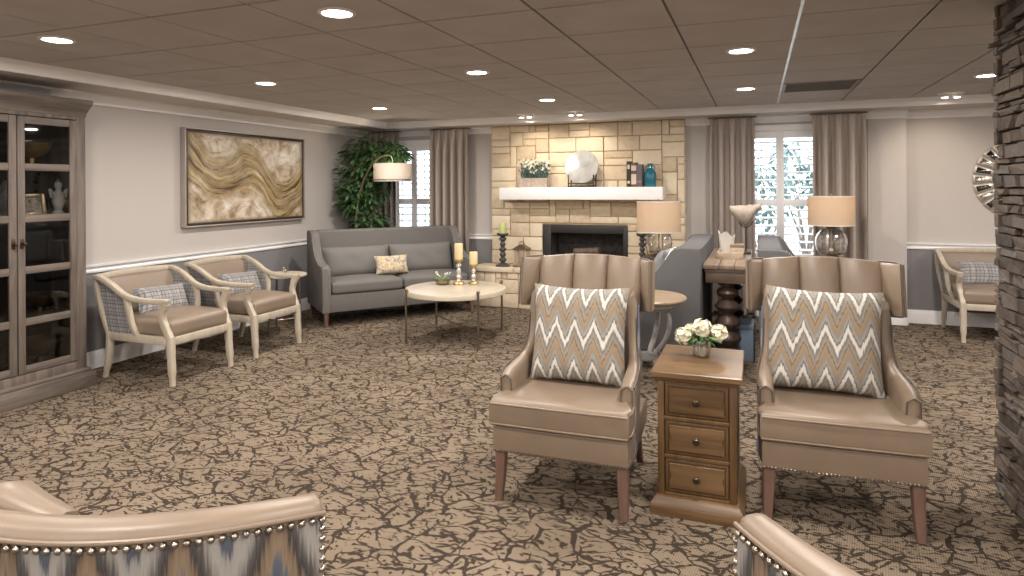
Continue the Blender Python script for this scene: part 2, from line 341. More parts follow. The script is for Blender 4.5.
def pillow_bm(w, h, t, n=20, ears=.03, sag=0):
    bm = nb(); F_ = {}
    for sd in (1, -1):
        for i in range(n+1):
            for j in range(n+1):
                u, v = -1+2*i/n, -1+2*j/n
                if sd == -1 and (i in (0, n) or j in (0, n)): F_[(sd, i, j)] = F_[(1, i, j)]; continue
                th = t/2*((1-u**4)*(1-v**4))**.55
                x = u*w/2*(1-ears*2.4*(1-v*v)*abs(u)**3); z = v*h/2*(1-ears*2.4*(1-u*u)*abs(v)**3)
                wr = .004*math.sin(9*u+5*v)*(1-u*u)*(1-v*v)
                F_[(sd, i, j)] = bm.verts.new((x, -sd*(th+wr), z - sag*(1-u*u)*max(v, 0)))
    for sd in (1, -1):
        for i in range(n):
            for j in range(n):
                q = [F_[(sd, i, j)], F_[(sd, i+1, j)], F_[(sd, i+1, j+1)], F_[(sd, i, j+1)]]
                try: bm.faces.new(q if sd == 1 else q[::-1])
                except ValueError: pass
    return bm
# ------------------------------------------------------------------ object helpers
def obj(name, bm, mat, parent=None, smooth=38, label=None, kind=None, loc=None, rot=None):
    me = bpy.data.meshes.new(name)
    bmesh.ops.recalc_face_normals(bm, faces=bm.faces[:]); bm.to_mesh(me); bm.free()
    for q in (mat if isinstance(mat, (list, tuple)) else [mat]): me.materials.append(mt[q] if isinstance(q, str) else q)
    if smooth:
        for p in me.polygons: p.use_smooth = True
        me.set_sharp_from_angle(angle=math.radians(smooth))
    o = bpy.data.objects.new(name, me); C.objects.link(o)
    if parent: o.parent = parent
    if label: o['label'] = label
    if kind: o['kind'] = kind
    if loc: o.location = loc
    if rot: o.rotation_euler = rot
    return o
def tag(o, label, cat, group=None):
    o['label'] = label; o['category'] = cat
    if group: o['group'] = group
    return o
def thing(name, label, cat, loc=(0, 0, 0), rz=0, group=None):
    o = bpy.data.objects.new(name, None); C.objects.link(o); o.empty_display_size = .1
    o.location = loc; o.rotation_euler = (0, 0, rz); return tag(o, label, cat, group)
def dup(root, loc, rz, label, group=None):
    def cp(o, par):
        c = o.copy(); C.objects.link(c)
        if par: c.parent = par
        for ch in list(o.children): cp(ch, c)
        return c
    r = cp(root, None); r.location = loc; r.rotation_euler = (r.rotation_euler[0], r.rotation_euler[1], rz); r['label'] = label
    if group: r['group'] = group
    return r
def struct(name, bm, mat, smooth=38, parent=None):
    return obj(name, bm, mat, parent, smooth, kind=None if parent else 'structure')
random.seed(7)

# ================================================================== SETTING
XL, YB, YR, XR, YF, ZC, ZS = -5.2, 7.9, 8.05, 4.6, -3.2, 2.362, 2.285
bm = nb(); bx(bm, XL-.1, XR+.1, YF-.1, YR+.2, -.05, 0); struct('floor', bm, 'carpet', 0)
# ceiling of lay-in tiles between bars
TX0, TY0, TX, TY = -.403, 3.555, .607, .590
CX0, CX1, CY0, CY1 = -4.62, XR, YF, 7.43
bm = nb()
bx(bm, XL-.1, XR+.1, YF-.1, YR+.2, ZC+.004, ZC+.06, mi=1)
nx0 = math.floor((CX0-TX0)/TX); nx1 = math.ceil((CX1-TX0)/TX); ny0 = math.floor((CY0-TY0)/TY); ny1 = math.ceil((CY1-TY0)/TY)
VENT = (1, 4)
for i in range(nx0, nx1):
    for j in range(ny0, ny1):
        if (i, j) == VENT: continue
        a, b = max(CX0, TX0+i*TX), min(CX1, TX0+(i+1)*TX); c, d = max(CY0, TY0+j*TY), min(CY1, TY0+(j+1)*TY)
        if b-a < .04 or d-c < .04: continue
        g = .006
        bx(bm, a+g, b-g, c+.009, d-.009, ZC-.006, ZC+.003, .002, 1)
struct('ceiling', bm, ['tile', 'bar'], 30)
bm = nb(); bx(bm, TX0+TX-.008, TX0+TX+.008, CY0, CY1, ZC-.010, ZC+.004); struct('trim_1', bm, 'bar_glint')  # single runner coloured white to paint in the window light it reflects
# soffit band round the tiles + crown moulding
bm = nb()
bx(bm, XL, CX0, YF, YR, ZS, ZC+.004); bx(bm, CX0, XR, 7.43, YR, ZS, ZC+.004)
struct('trim_2', bm, 'soffit', 0)
def crown(bm, pts):   # white stepped strip on the soffit's edge; profile (out, z)
    pass
bm = nb()
prism(bm, [(CX0-.012, ZS-.006), (CX0+.02, ZS-.006), (CX0+.028, ZS+.02), (CX0+.05, ZS+.045), (CX0+.07, ZC-.007), (CX0-.012, ZC-.007)], 'y', YF, 7.46)
prism(bm, [(7.442, ZS-.006), (7.41, ZS-.006), (7.402, ZS+.02), (7.38, ZS+.045), (7.36, ZC-.007), (7.442, ZC-.007)], 'x', CX0-.01, XR)
struct('trim_3', bm, 'white')
CR = [(0, 2.205), (.018, 2.205), (.024, 2.222), (.05, 2.235), (.085, 2.262), (.10, 2.268), (.10, ZS+.001), (0, ZS+.001)]
bm = nb(); prism(bm, [(XL+d*1.4, z) for d, z in CR], 'y', YF, YB); struct('trim_4', bm, 'white')
bm = nb()
prism(bm, [(YB-d, z) for d, z in CR], 'x', XL, -3.25); prism(bm, [(YB-d, z) for d, z in CR], 'x', -.79, 1.49)
prism(bm, [(YR-d, z) for d, z in CR], 'x', 1.48, XR); struct('trim_5', bm, 'white')
# walls
bm = nb(); bx(bm, XL-.12, XL, YF, YR+.2, 0, ZC); struct('wall_left', bm, 'wall', 0)
bm = nb(); bx(bm, XR, XR+.12, YF, YR+.2, 0, ZC); struct('wall_right', bm, 'wall', 0)
bm = nb(); bx(bm, XL-.1, XR+.1, YF-.12, YF, 0, ZC); struct('wall_front', bm, 'wall', 0)
W1 = (-4.84, -4.08, .62, 2.10); W2 = (-.17, .66, .62, 2.13)
bm = nb(); y0, y1 = YB, YB+.16
xs = [XL, W1[0], W1[1], W2[0], W2[1], 1.48]
bx(bm, xs[0], xs[1], y0, y1, 0, ZC); bx(bm, xs[2], -2.52, y0, y1, 0, ZC); bx(bm, -1.49, xs[3], y0, y1, 0, ZC); bx(bm, -2.52, -1.49, y0, y1, 1.0, ZC); bx(bm, -2.52, -1.49, y0, y1, 0, .49); bx(bm, xs[4], xs[5], y0, y1, 0, ZC)
for q in (W1, W2):
    bx(bm, q[0], q[1], y0, y1, 0, q[2]); bx(bm, q[0], q[1], y0, y1, q[3], ZC)
struct('wall_back', bm, 'wall', 0)
bm = nb(); bx(bm, 1.47, XR, YR, YR+.16, 0, ZC); struct('wall_recess', bm, 'wall', 0)
bm = nb(); prism(bm, [(1.12, YB-.012), (1.484, YB-.012), (1.484, YR), (1.481, YR), (1.481, YB-.001), (1.12, YB-.001)], 'z', 0, 2.21); struct('wall_pier', bm, 'wallpier', 0)
# chair rails
RL = [(0, .800), (.012, .800), (.016, .815), (.010, .828), (.014, .842), (.030, .852), (.034, .868), (0, .868)]
bm = nb(); prism(bm, [(XL+d, z) for d, z in RL], 'y', 3.47, YB); prism(bm, [(XL+d, z) for d, z in RL], 'y', YF, 2.48); struct('trim_6', bm, 'white')
bm = nb()
for a, b in ((XL, W1[0]-.05), (W1[1]+.05, -3.26), (-.78, W2[0]-.05)): prism(bm, [(YB-d, z) for d, z in RL], 'x', a, b)
prism(bm, [(YR-d, z) for d, z in RL], 'x', 1.48, XR); struct('trim_7', bm, 'white')
BB = [(0, 0), (.016, 0), (.016, .10), (.012, .118), (.008, .13), (.006, .145), (0, .145)]
bm = nb(); prism(bm, [(XL+d, z) for d, z in BB], 'y', 3.47, YB); struct('baseboard_left', bm, 'white')
bm = nb()
for a, b in ((XL, -3.32), (-.66, 1.12)): prism(bm, [(YB-d, z) for d, z in BB], 'x', a, b)
prism(bm, [(YB-.012-d, z) for d, z in BB], 'x', 1.12, 1.48)
prism(bm, [(YR-d, z) for d, z in BB], 'x', 1.48, XR); prism(bm, [(1.48+d, z) for d, z in BB], 'y', YB, YR)
struct('baseboard_back', bm, 'white')
# windows with plantation shutters
def window(n, q):
    x0, x1, z0, z1 = q; r = bpy.data.objects.new('window_%d' % n, None); C.objects.link(r); r['kind'] = 'structure'
    xm = (x0+x1)/2; bm = nb()
    y0, y1 = YB-.02, YB+.16
    for a, b, c, d in ((x0-.05, x0+.02, z0-.05, z1+.05), (x1-.02, x1+.05, z0-.05, z1+.05), (x0, x1, z1-.02, z1+.05), (x0, x1, z0-.05, z0+.02)):
        bx(bm, a, b, y0, y1, c, d, .004)
    obj('window_frame', bm, 'white', r)
    bm = nb(); bx(bm, x0-.08, x1+.08, YB-.07, YB+.02, z0-.075, z0-.045, .006); obj('window_sill', bm, 'white', r)
    bm = nb(); bx(bm, x0, x1, YB+.11, YB+.114, z0, z1); obj('pane', bm, 'windowpane', r, 0)
    zm = 1.30
    for a, b in ((x0+.02, xm), (xm, x1-.02)):
        bm = nb(); y0, y1 = YB+.005, YB+.035; st = .042
        bx(bm, a, a+st, y0, y1, z0+.02, z1-.02, .003); bx(bm, b-st, b, y0, y1, z0+.02, z1-.02, .003)
        for c, d in ((z0+.02, z0+.10), (zm-.04, zm+.04), (z1-.10, z1-.02)): bx(bm, a+st, b-st, y0, y1, c, d, .003)
        for lo, hi in ((z0+.10, zm-.04), (zm+.04, z1-.10)):
            k = round((hi-lo)/.085)
            for i in range(k):
                zc = lo+(i+.5)*(hi-lo)/k
                M = MX.Translation((0, YB+.02, zc)) @ MX.Rotation(math.radians(14), 4, 'X')
                bx(bm, a+st, b-st, -.032, .032, -.0055, .0055, .003, 1, 0, M)
            bx(bm, (a+b)/2-.005, (a+b)/2+.005, YB-.016, YB-.008, lo+.02, hi-.02)
        obj('shutter_panel', bm, 'white', r)
window(1, W1); window(2, W2)
# outside
bm = nb(); bx(bm, -30, 30, 8.3, 40, -.35, -.3); struct('ground', bm, 'ground', 0)

# ================================================================== FIREPLACE
FP = thing('fireplace', 'sandstone fireplace wall with black firebox, raised stone hearth and white mantel', 'fireplace', (0, 0, 0))
fx0, fx1, fy = -3.25, -.79, 7.80
OX0, OX1, OZ0, OZ1 = -2.52, -1.49, .50, 1.0
bm = nb()
bx(bm, fx0+.01, OX0, fy+.02, YB, 0, ZS); bx(bm, OX1, fx1-.01, fy+.02, YB, 0, ZS); bx(bm, OX0, OX1, fy+.02, YB, OZ1, ZS); bx(bm, OX0, OX1, fy+.02, YB, 0, OZ0)
obj('mortar_bed', bm, 'mortar', FP, 0)
def ashlar(bm, x0, x1, z0, z1, y, depth, hole=None, u=.085, seed=3, wmin=2, wmax=5):
    rnd = random.Random(seed); nx, nz = int((x1-x0)/u), int((z1-z0)/u); ux, uz = (x1-x0)/nx, (z1-z0)/nz
    occ = [[False]*nz for _ in range(nx)]
    if hole:
        for i in range(nx):
            for j in range(nz):
                cx, cz = x0+(i+.5)*ux, z0+(j+.5)*uz
                if hole[0] < cx < hole[1] and hole[2] < cz < hole[3]: occ[i][j] = True
    for j in range(nz):
        for i in range(nx):
            if occ[i][j]: continue
            ww, hh = rnd.choice([(3, 1), (4, 1), (4, 2), (3, 2), (5, 2), (2, 2), (2, 3), (4, 2), (3, 2)])
            while True:
                ok = i+ww <= nx and j+hh <= nz and all(not occ[a][b] for a in range(i, i+ww) for b in range(j, j+hh))
                if ok: break
                if ww > 1: ww -= 1
                elif hh > 1: hh -= 1; 
                else: break
            for a in range(i, i+ww):
                for b in range(j, j+hh): occ[a][b] = True
            g = .0045; pr = rnd.uniform(0, .009)
            X0, X1, Z0, Z1 = x0+i*ux+g, x0+(i+ww)*ux-g, z0+j*uz+g, z0+(j+hh)*uz-g
            bx(bm, X0, X1, y-pr, y+depth, Z0, Z1, .008, 2)
bm = nb(); ashlar(bm, fx0, fx1, .5, ZS-.002, fy, .05, (OX0-.02, OX1+.02, OZ0-.05, OZ1+.0), seed=11)
obj('stone_facing', bm, 'stone', FP)
# side returns
for xa, xb in ((fx0-.004, fx0+.03), (fx1-.03, fx1+.004)):
    z = .5; bm = nb()
    while z < ZS-.03:
        h = random.uniform(.12, .24); h = min(h, ZS-.002-z); bx(bm, xa, xb, fy+.055, YB-.002, z+.005, z+h-.005, .006); z += h
    obj('stone_return', bm, 'stone', FP)
# hearth
hx0, hx1, hy = -3.36, -.55, 7.42
bm = nb(); bx(bm, hx0+.02, hx1-.02, hy+.03, fy+.02, 0, .44); obj('hearth_core', bm, 'mortar', FP, 0)
bm = nb(); ashlar(bm, hx0+.01, hx1-.01, 0.0, .44, hy+.01, .04, None, .075, 5)
z = 0
for xa, xb in ((hx0+.008, hx0+.04), (hx1-.04, hx1-.008)):
    for k in range(3): bx(bm, xa, xb, hy+.06, fy-.02, .147*k+.004, .147*(k+1)-.004, .008)
obj('hearth_stones', bm, 'stone', FP)
bm = nb(); 
for k in range(5):
    a = hx0-.01+k*(hx1-hx0+.02)/5; bx(bm, a+.002, a+(hx1-hx0+.02)/5-.002, hy-.02, fy-.002, .44, .50, .008)
obj('hearth_slab', bm, 'hearthtop', FP)
# mantel
bm = nb(); bx(bm, -3.02, -1.01, 7.50, fy+.01, 1.337, 1.487, .004); obj('mantel_shelf', bm, 'white', FP, label='chunky white mantel shelf')
# firebox
bm = nb(); t = .012
for a, b, c, d in ((OX0-.024, OX0+.085, OZ0, OZ1+.02), (OX1-.03, OX1+.024, OZ0, OZ1+.02), (OX0+.085, OX1-.03, OZ1-.085, OZ1+.02), (OX0+.085, OX1-.03, OZ0, OZ0+.03)): bx(bm, a, b, fy-.016, fy+.03, c, d, .003)
obj('firebox_frame', bm, 'black', FP, label='black steel firebox surround')
bm = nb(); a, b = OX0+.06, OX1-.02
bx(bm, a, b, YB+.32, YB+.34, OZ0, OZ1-.03); bx(bm, a-.02, a, fy+.02, YB+.34, OZ0, OZ1-.03); bx(bm, b, b+.02, fy+.02, YB+.34, OZ0, OZ1-.03); bx(bm, a, b, fy+.02, YB+.34, OZ1-.05, OZ1-.03); bx(bm, a, b, fy+.02, YB+.34, OZ0-.01, OZ0+.012)
obj('firebox_liner', bm, 'soot', FP, 0)
lg = bm = nb(); tube(bm, [(-2.3, 7.98, .60), (-1.75, 8.0, .60)], .045, 10); tube(bm, [(-2.2, 8.06, .66), (-1.85, 7.95, .69)], .04, 10); tube(bm, [(-2.15, 7.93, .575), (-1.6, 8.08, .57)], .04, 10)
obj('logs', bm, 'bark', FP)
bm = nb()
for x in (-2.25, -2.0, -1.75): tube(bm, [(x, 7.88, .60), (x, 7.9, .545), (x, 8.1, .545)], .01, 6); tube(bm, [(x, 7.9, .545), (x, 7.9, .51)], .01, 6)
tube(bm, [(-2.27, 7.9, .545), (-1.73, 7.9, .545)], .01, 6)
obj('log_grate', bm, 'black', FP)

# ================================================================== CEILING LAMPS
SEEN = {(-3.73, 2.61): (-3.725, 2.518), (-3.73, 4.34): (-3.73, 4.194), (-3.73, 6.07): (-3.80, 6.0), (-1.93, 2.61): (-1.912, 2.642), (-1.93, 4.34): (-1.945, 4.40)}
LX = (-3.73, -1.93, -.09, 1.70, 3.5); LY = (-2.65, -.9, .87, 2.61, 4.34, 6.07)
names_x = {-3.73: 'in the row by the left wall', -1.93: 'in the row of the coffee table', -.09: 'in the row of the console', 1.70: 'in the row of the stone pillar', 3.5: 'in the row by the right wall'}
lampmesh = []
def downlight():
    bm = nb(); R0 = .071
    lathe(bm, [(R0+.022, 0), (R0+.020, -.007), (R0+.004, -.010), (R0, -.004), (R0-.001, .0)], n=28); a = obj('trim_ring', bm, 'lampring')
    bm = nb(); lathe(bm, [(0, -.002), (R0, -.002), (R0, -.0055), (R0*.6, -.008), (0, -.0085)], n=28); b = obj('lens', bm, 'lens')
    return a, b
lr, ll = downlight(); first = True
ld = bpy.data.lights.new('ceiling_lamp', 'AREA'); ld.shape = 'DISK'; ld.size = .15; ld.energy = LAMP_W; ld.color = LAMP_C; ld.spread = math.radians(180)
where = {2.61: 'nearest the camera', 4.34: 'halfway down the room', 6.07: 'closest to the back'}
for x in LX:
    for y in LY:
        vis = y in where and x < 3
        if (x, y) in ((-.09, 2.61), (1.70, 2.61), (1.70, 4.34)): vis = False
        px, py = SEEN.get((x, y), (x, y))
        if vis:
            r = thing('ceiling_light', 'recessed ceiling light %s, %s' % (names_x[x], where[y]), 'ceiling light', (px, py, ZC-.006), 0, 'recessed ceiling lights')
        else:
            r = thing('ceiling_light', 'recessed ceiling light outside the photo, beside or behind the camera', 'ceiling light', (px, py, ZC-.006), 0, 'recessed ceiling lights out of frame')
        for o in (lr, ll):
            if first: q = o
            else: q = o.copy(); C.objects.link(q)
            q.parent = r
        first = False
        lo = bpy.data.objects.new('ceiling_lamp_beam', ld); C.objects.link(lo); lo.location = (px, py, ZC-.022)
        lo.parent = r; lo.location = (0, 0, -.014)
# twin eyeball spots in the back soffit
sp = bpy.data.lights.new('spot_beam', 'SPOT'); sp.energy = 15; sp.color = (1, .84, .66); sp.spot_size = math.radians(95); sp.spot_blend = .9; sp.shadow_soft_size = .03
for k, (x, y, lb) in enumerate(((-2.56, 7.2, 'twin eyeball spotlight above the left half of the fireplace'), (-1.95, 7.2, 'twin eyeball spotlight above the middle of the fireplace'), (1.716, 7.16, 'twin eyeball spotlight near the stone pillar and recess'))):
    r = thing('eyeball_spotlight', lb, 'ceiling light', (x, y, ZC-.006), 0, 'eyeball spotlights')
    bm = nb(); lathe(bm, [(.11, 0), (.11, -.006), (.09, -.010), (.0, -.010)], n=24); obj('mounting_plate', bm, 'lampring', r)
    for dx in (-.05, .05):
        bm = nb(); lathe(bm, [(.036, -.008), (.04, -.022), (.036, -.034), (.026, -.040)], (dx, 0, 0), 18); q = obj('spot_head', bm, 'lampring', r)
        bm = nb(); lathe(bm, [(.0, -.041), (.026, -.041), (.024, -.044), (0, -.045)], (dx, 0, 0), 18); obj('lens', bm, 'lens', q)
    lo = bpy.data.objects.new('spot_beam', sp); C.objects.link(lo); lo.parent = r; lo.location = (0, .03, -.06); lo.rotation_euler = (math.radians(42), 0, 0)
# return air grille
r = thing('air_grille', 'grey square return air grille set in the ceiling grid before the right window', 'vent', (TX0+VENT[0]*TX+TX/2, TY0+VENT[1]*TY+TY/2, ZC-.002))
bm = nb(); hx, hy2 = TX/2-.006, TY/2-.004
for a, b, c, d in ((-hx, hx, -hy2, -hy2+.03), (-hx, hx, hy2-.03, hy2), (-hx, -hx+.03, -hy2, hy2), (hx-.03, hx, -hy2, hy2)): bx(bm, a, b, c, d, -.006, .004)
obj('grille_frame', bm, 'vent', r)
bm = nb(); k = 26
for i in range(k):
    yy = -hy2+.03+(i+.5)*(2*hy2-.06)/k
    bx(bm, -hx+.03, hx-.03, -.006, .006, -.0012, .0012, 0, 1, 0, MX.Translation((0, yy, 0)) @ MX.Rotation(math.radians(35), 4, 'X'))
obj('grille_louvres', bm, 'vent', r)

# ================================================================== CURTAINS
def curtain(x0, x1, label, mat, nf, ztop=2.262, y=7.745, seed=0):
    rnd = random.Random(seed); r = thing('curtain_panel', label, 'curtain', ((x0+x1)/2, y, 0)); w = x1-x0; N = nf*10; rows = []
    phs = [rnd.uniform(-.5, .5) for _ in range(nf+2)]
    for z, k, amp in ((ztop, 0, .016), (ztop-.05, 0, .020), (ztop-.11, 0, .026), (ztop-.18, .5, .052), (ztop-.4, 1, .068), (1.4, 1, .072), (.8, 1, .074), (.3, 1, .074), (.015, 1, .072)):
        row = []
        for i in range(N+1):
            t = i/N*nf; f = int(min(t, nf-1)); a = 2*PI*t
            pl = math.cos(a) if k else math.copysign(abs(math.cos(a))**.45, math.cos(a))
            pl2 = math.cos(a)+.35*math.cos(a*2+phs[f]*k*2)*(1 if k else 0)
            yy = -amp*(pl2 if k >= 1 else (pl*.6+pl2*.4))
            xx = (i/N-.5)*w + .010*math.sin(a*2)*(1 if k else 1.6) + phs[f]*.012*k
            row.append((xx, yy, z))
        rows.append(row)
    for zz in range(len(rows)-1): pass
    bm = nb(); loft(bm, rows, closed=False)
    o = obj('drape', bm, mat, r, 60); md = o.modifiers.new('thick', 'SOLIDIFY'); md.thickness = .005; md.offset = 0
    sb = o.modifiers.new('soft', 'SUBSURF'); sb.levels = 1; sb.render_levels = 1
    bm = nb(); tube(bm, [(-w/2-.02, .0, ztop+.004), (w/2+.02, .0, ztop+.004)], .009, 8); q = obj('curtain_rod', bm, 'bronze', r)
    bm = nb()
    for sx in (-w/2, w/2): tube(bm, [(sx, 0, ztop+.004), (sx, YB-y-.001, ztop+.004)], .006, 6)
    obj('rod_bracket', bm, 'bronze', r)
    return r
curtain(-5.14, -4.60, 'dark brown curtain behind the ficus tree at left window', 'curtaindk', 6, seed=1)
curtain(-4.10, -3.55, 'taupe pleated curtain between the left window and the stone fireplace', 'curtain', 5, seed=2)
curtain(-.50, -.02, 'taupe pleated curtain on the left side of the right window', 'curtaindk', 4, seed=3)
curtain(.565, 1.085, 'taupe pleated curtain on the right side behind the glass lamp', 'curtain', 4, seed=4)
# ================================================================== SEATING
def nails(pts, r, mat_bm=None):
    bm = mat_bm or nb()
    for p in pts: ico(bm, p, r, 1)
    return bm
def spaced(pts, step):
    P = [V(p) for p in pts]; out = [P[0]]; acc = 0
    for a, b in zip(P, P[1:]):
        L = (b-a).length; t = step-acc
        while t <= L: out.append(a.lerp(b, t/L)); t += step
        acc = (acc+L) % step
    return out
def armchair(label, hw, cat='armchair', name='armchair', loc=(0, 0, 0), rz=0):
    """open-arm wooden chair; front is -y, half width hw at the legs"""
    r = thing(name, label, cat, loc, rz)
    for sx in (-1, 1):
        bm = nb(); sweep(bm, curve([(sx*hw, -.325, .37), (sx*hw, -.332, .22), (sx*(hw+.004), -.350, .0)]), [.052]*6+[.05]*4+[.038]*3, [.056]*6+[.05]*4+[.036]*3, (1, 0, 0)); obj('leg', bm, 'cream', r)
        bm = nb(); sweep(bm, curve([(sx*hw, .315, .37), (sx*hw, .325, .2), (sx*hw, .372, .0)]), [.05]*6+[.045]*4+[.036]*3, [.052]*6+[.046]*4+[.036]*3, (1, 0, 0)); obj('leg', bm, 'cream', r)
    bm = nb(); z0, z1 = .305, .365
    bx(bm, -hw, hw, -.345, -.305, z0, z1, .006); bx(bm, -hw, hw, .295, .335, z0, z1, .006)
    for sx in (-1, 1): bx(bm, sx*hw-.022, sx*hw+.022, -.31, .31, z0, z1, .006)
    obj('seat_rail', bm, 'cream', r)
    bw = hw+.055
    bm = nb(); sweep(bm, curve([(-bw, .40, .80), (-bw*.5, .425, .808), (0, .43, .81), (bw*.5, .425, .808), (bw, .40, .80)]), .040, .045, (0, 1, 0)); obj('top_rail', bm, 'cream', r)
    for sx in (-1, 1):
        bm = nb(); ax = bw
        sweep(bm, curve([(sx*ax, .405, .80), (sx*ax, .34, .795), (sx*ax, .22, .745), (sx*(ax-.006), .10, .675), (sx*(ax-.014), -.02, .645), (sx*(ax-.026), -.18, .636), (sx*(ax-.036), -.30, .640), (sx*(ax-.038), -.33, .636)]), .048, [.042]*36+[.036]*7, (1, 0, 0))
        sweep(bm, curve([(sx*(ax-.036), -.300, .63), (sx*(ax-.038), -.272, .57), (sx*(ax-.042), -.262, .50), (sx*(hw+.004), -.290, .42), (sx*hw, -.325, .35)]), .046, [.066]*6+[.052]*9+[.060]*10, (1, 0, 0))
        sweep(bm, curve([(sx*(ax-.008), .085, .665), (sx*(ax-.014), .055, .55), (sx*(ax-.028), .045, .45), (sx*hw, .02, .35)]), .040, .042, (1, 0, 0))
        sweep(bm, curve([(sx*ax, .405, .80), (sx*(ax-.01), .375, .60), (sx*hw, .325, .34)]), .038, .038, (1, 0, 0))
        obj('arm', bm, 'cream', r)
        bm = nb(); prism(bm, [(.33, .36), (.395, .775), (.33, .775), (.22, .728), (.10, .66), (.07, .60), (.045, .45), (.03, .36)], 'x', sx*(ax-.016)-.007, sx*(ax-.016)+.007)
        for v in bm.verts: v.co.x -= sx*max(0, .62-v.co.z)*.12
        obj('side_panel', bm, 'plaid', r)
    bm = nb(); rings = []
    for z, t in ((.40, .05), (.46, .085), (.60, .08), (.72, .075), (.775, .06), (.79, .03)):
        y = .30+(z-.4)*.235; ring = []
        for i in range(13): x = -bw+.03+(2*bw-.06)*i/12; ring.append((x, y+.04-t-.012*(1-(x/bw)**2)*0+.02*(x/bw)**2*-1, z))
        for i in range(12, -1, -1): x = -bw+.03+(2*bw-.06)*i/12; ring.append((x, y+.045, z))
        rings.append(ring)
    loft(bm, rings)
    for v in bm.verts: v.co.x -= math.copysign(max(0, .64-v.co.z)*.15, v.co.x)
    obj('backrest', bm, 'leather2', r)
    bm = nb(); prism(bm, [(.345, .36), (.425, .79), (.435, .79), (.357, .36)], 'x', -bw+.03, bw-.03)
    for v in bm.verts: v.co.x -= math.copysign(max(0, .64-v.co.z)*.15, v.co.x)
    obj('back_panel', bm, 'plaid', r)
    bm = nb(); cushion(bm, -hw+.002, hw-.002, -.338, .27, .358, .490, .036); obj('seat', bm, 'leather2', r)
    return r
armchair('cream framed open armchair beside the weathered display cabinet', .285, loc=(-4.50, 3.945, 0), rz=PI/2)
armchair('cream framed open armchair beside the small round side table', .285, loc=(-4.50, 4.815, 0), rz=PI/2)
def lumbar(label, loc, rz, w, h, t, mat, tilt, name='lumbar_pillow', cat='pillow', n=16, group=None, roll=0):
    o = obj(name, pillow_bm(w, h, t, n), mat, None, 60); o.rotation_mode = 'XYZ'
    o.matrix_world = MX.Translation(loc) @ MX.Rotation(rz, 4, 'Z') @ MX.Rotation(tilt, 4, 'X') @ MX.Rotation(roll, 4, 'Y')
    return tag(o, label, cat, group)
lumbar('plaid lumbar pillow on the armchair beside the display cabinet', (-4.62, 3.97, .585), PI/2, .48, .24, .13, 'plaid', -.42, roll=.05)
lumbar('plaid lumbar pillow on the armchair next to the round side table', (-4.62, 4.84, .585), PI/2, .48, .24, .13, 'plaid', -.42, roll=.05)
armchair('wide cream framed settee by the recess wall, partly behind the stone pillar', .56, 'settee', 'settee', (2.38, 7.56, 0), 0)
lumbar('long plaid lumbar pillow on the settee behind the stone pillar', (2.34, 7.66, .605), 0, .92, .26, .15, 'plaid', -.3)

def sofa(label, L, fab, cush, name='sofa', loc=(0, 0, 0), rz=0, legs='pinkleg', two=True):
    r = thing(name, label, 'sofa', loc, rz); h = L/2
    for sx in (-1, 1):
        for y in (-.375, .33):
            bm = nb(); x = sx*(h-.05); d = .012 if y < 0 else -.02
            sweep(bm, [(x, y, .17), (x, y-d*.3, .1), (x, y-d, 0)], [.052, .046, .034], [.052, .046, .034], (1, 0, 0)); obj('leg', bm, legs, r)
    bm = nb(); bx(bm, -h+.09, h-.09, -.405, .36, .155, .345, .012); obj('base', bm, fab, r)
    prof = [(-.415, .155), (-.415, .60), (-.408, .63), (-.385, .645), (-.33, .648), (-.22, .655), (-.10, .680), (-.01, .735), (.06, .82), (.105, .91), (.135, .965), (.17, .99), (.22, 1.0), (.37, 1.0), (.375, .95), (.36, .155)]
    for sx in (-1, 1):
        bm = nb(); prism(bm, prof, 'x', sx*h, sx*(h-.098), .014, 3); a = obj('arm', bm, fab, r)
        x = sx*(h-.049)
        bm = nb()
        for xx in (x-.036, x+.036): nails(spaced([(xx, -.417, .18), (xx, -.417, .62)], .022), .0058, bm)
        for xx in (x-.036, x+.036): nails(spaced([(xx, p[0]-.001, p[1]+.002) for p in prof[3:12]], .022), .0058, bm)
        obj('nailhead_trim', bm, 'silver', a)
    bm = nb(); prism(bm, [(.14, .34), (.185, .985), (.205, 1.003), (.34, 1.003), (.37, .985), (.36, .16), (.20, .16)], 'x', -h+.096, h-.096, .008); obj('back', bm, fab, r)
    n = 2; wi = (L-.2)/n
    for k in range(n):
        x0 = -h+.1+k*wi
        bm = nb(); cushion(bm, x0+.003, x0+wi-.003, -.425, .16, .345, .478, .025); obj('seat_cushion', bm, fab, r)
        o = obj('back_cushion', pillow_bm(wi-.01, .37, .24, 16, .012), cush, r, 60)
        o.location = (x0+wi/2, .085, .635); o.rotation_euler = (-.22, 0, 0)
    return r
sofa('long dark grey wingback sofa set diagonally across the left back corner', 1.82, 'greyfab', 'greycush', 'sofa', (-4.06, 6.66, 0), math.radians(49.5))
lumbar('cream and gold patterned lumbar pillow on the grey corner sofa', (-3.98, 6.52, .60), math.radians(49.5), .40, .225, .13, 'floral', -.32)
sofa('grey sofa backing onto the left side of the console table', 1.62, 'bluefab', 'bluecush', 'sofa', (-.795, 6.11, 0), -PI/2)
sofa('grey sofa backing onto the right side of the console table', 1.62, 'bluefab', 'bluecush', 'sofa', (.375, 6.13, 0), PI/2)
lumbar('pale grey pillow leaning in the sofa left of the console', (-.775, 5.74, .74), -PI/2-.15, .46, .46, .16, 'bluecush', -.35, 'throw_pillow')

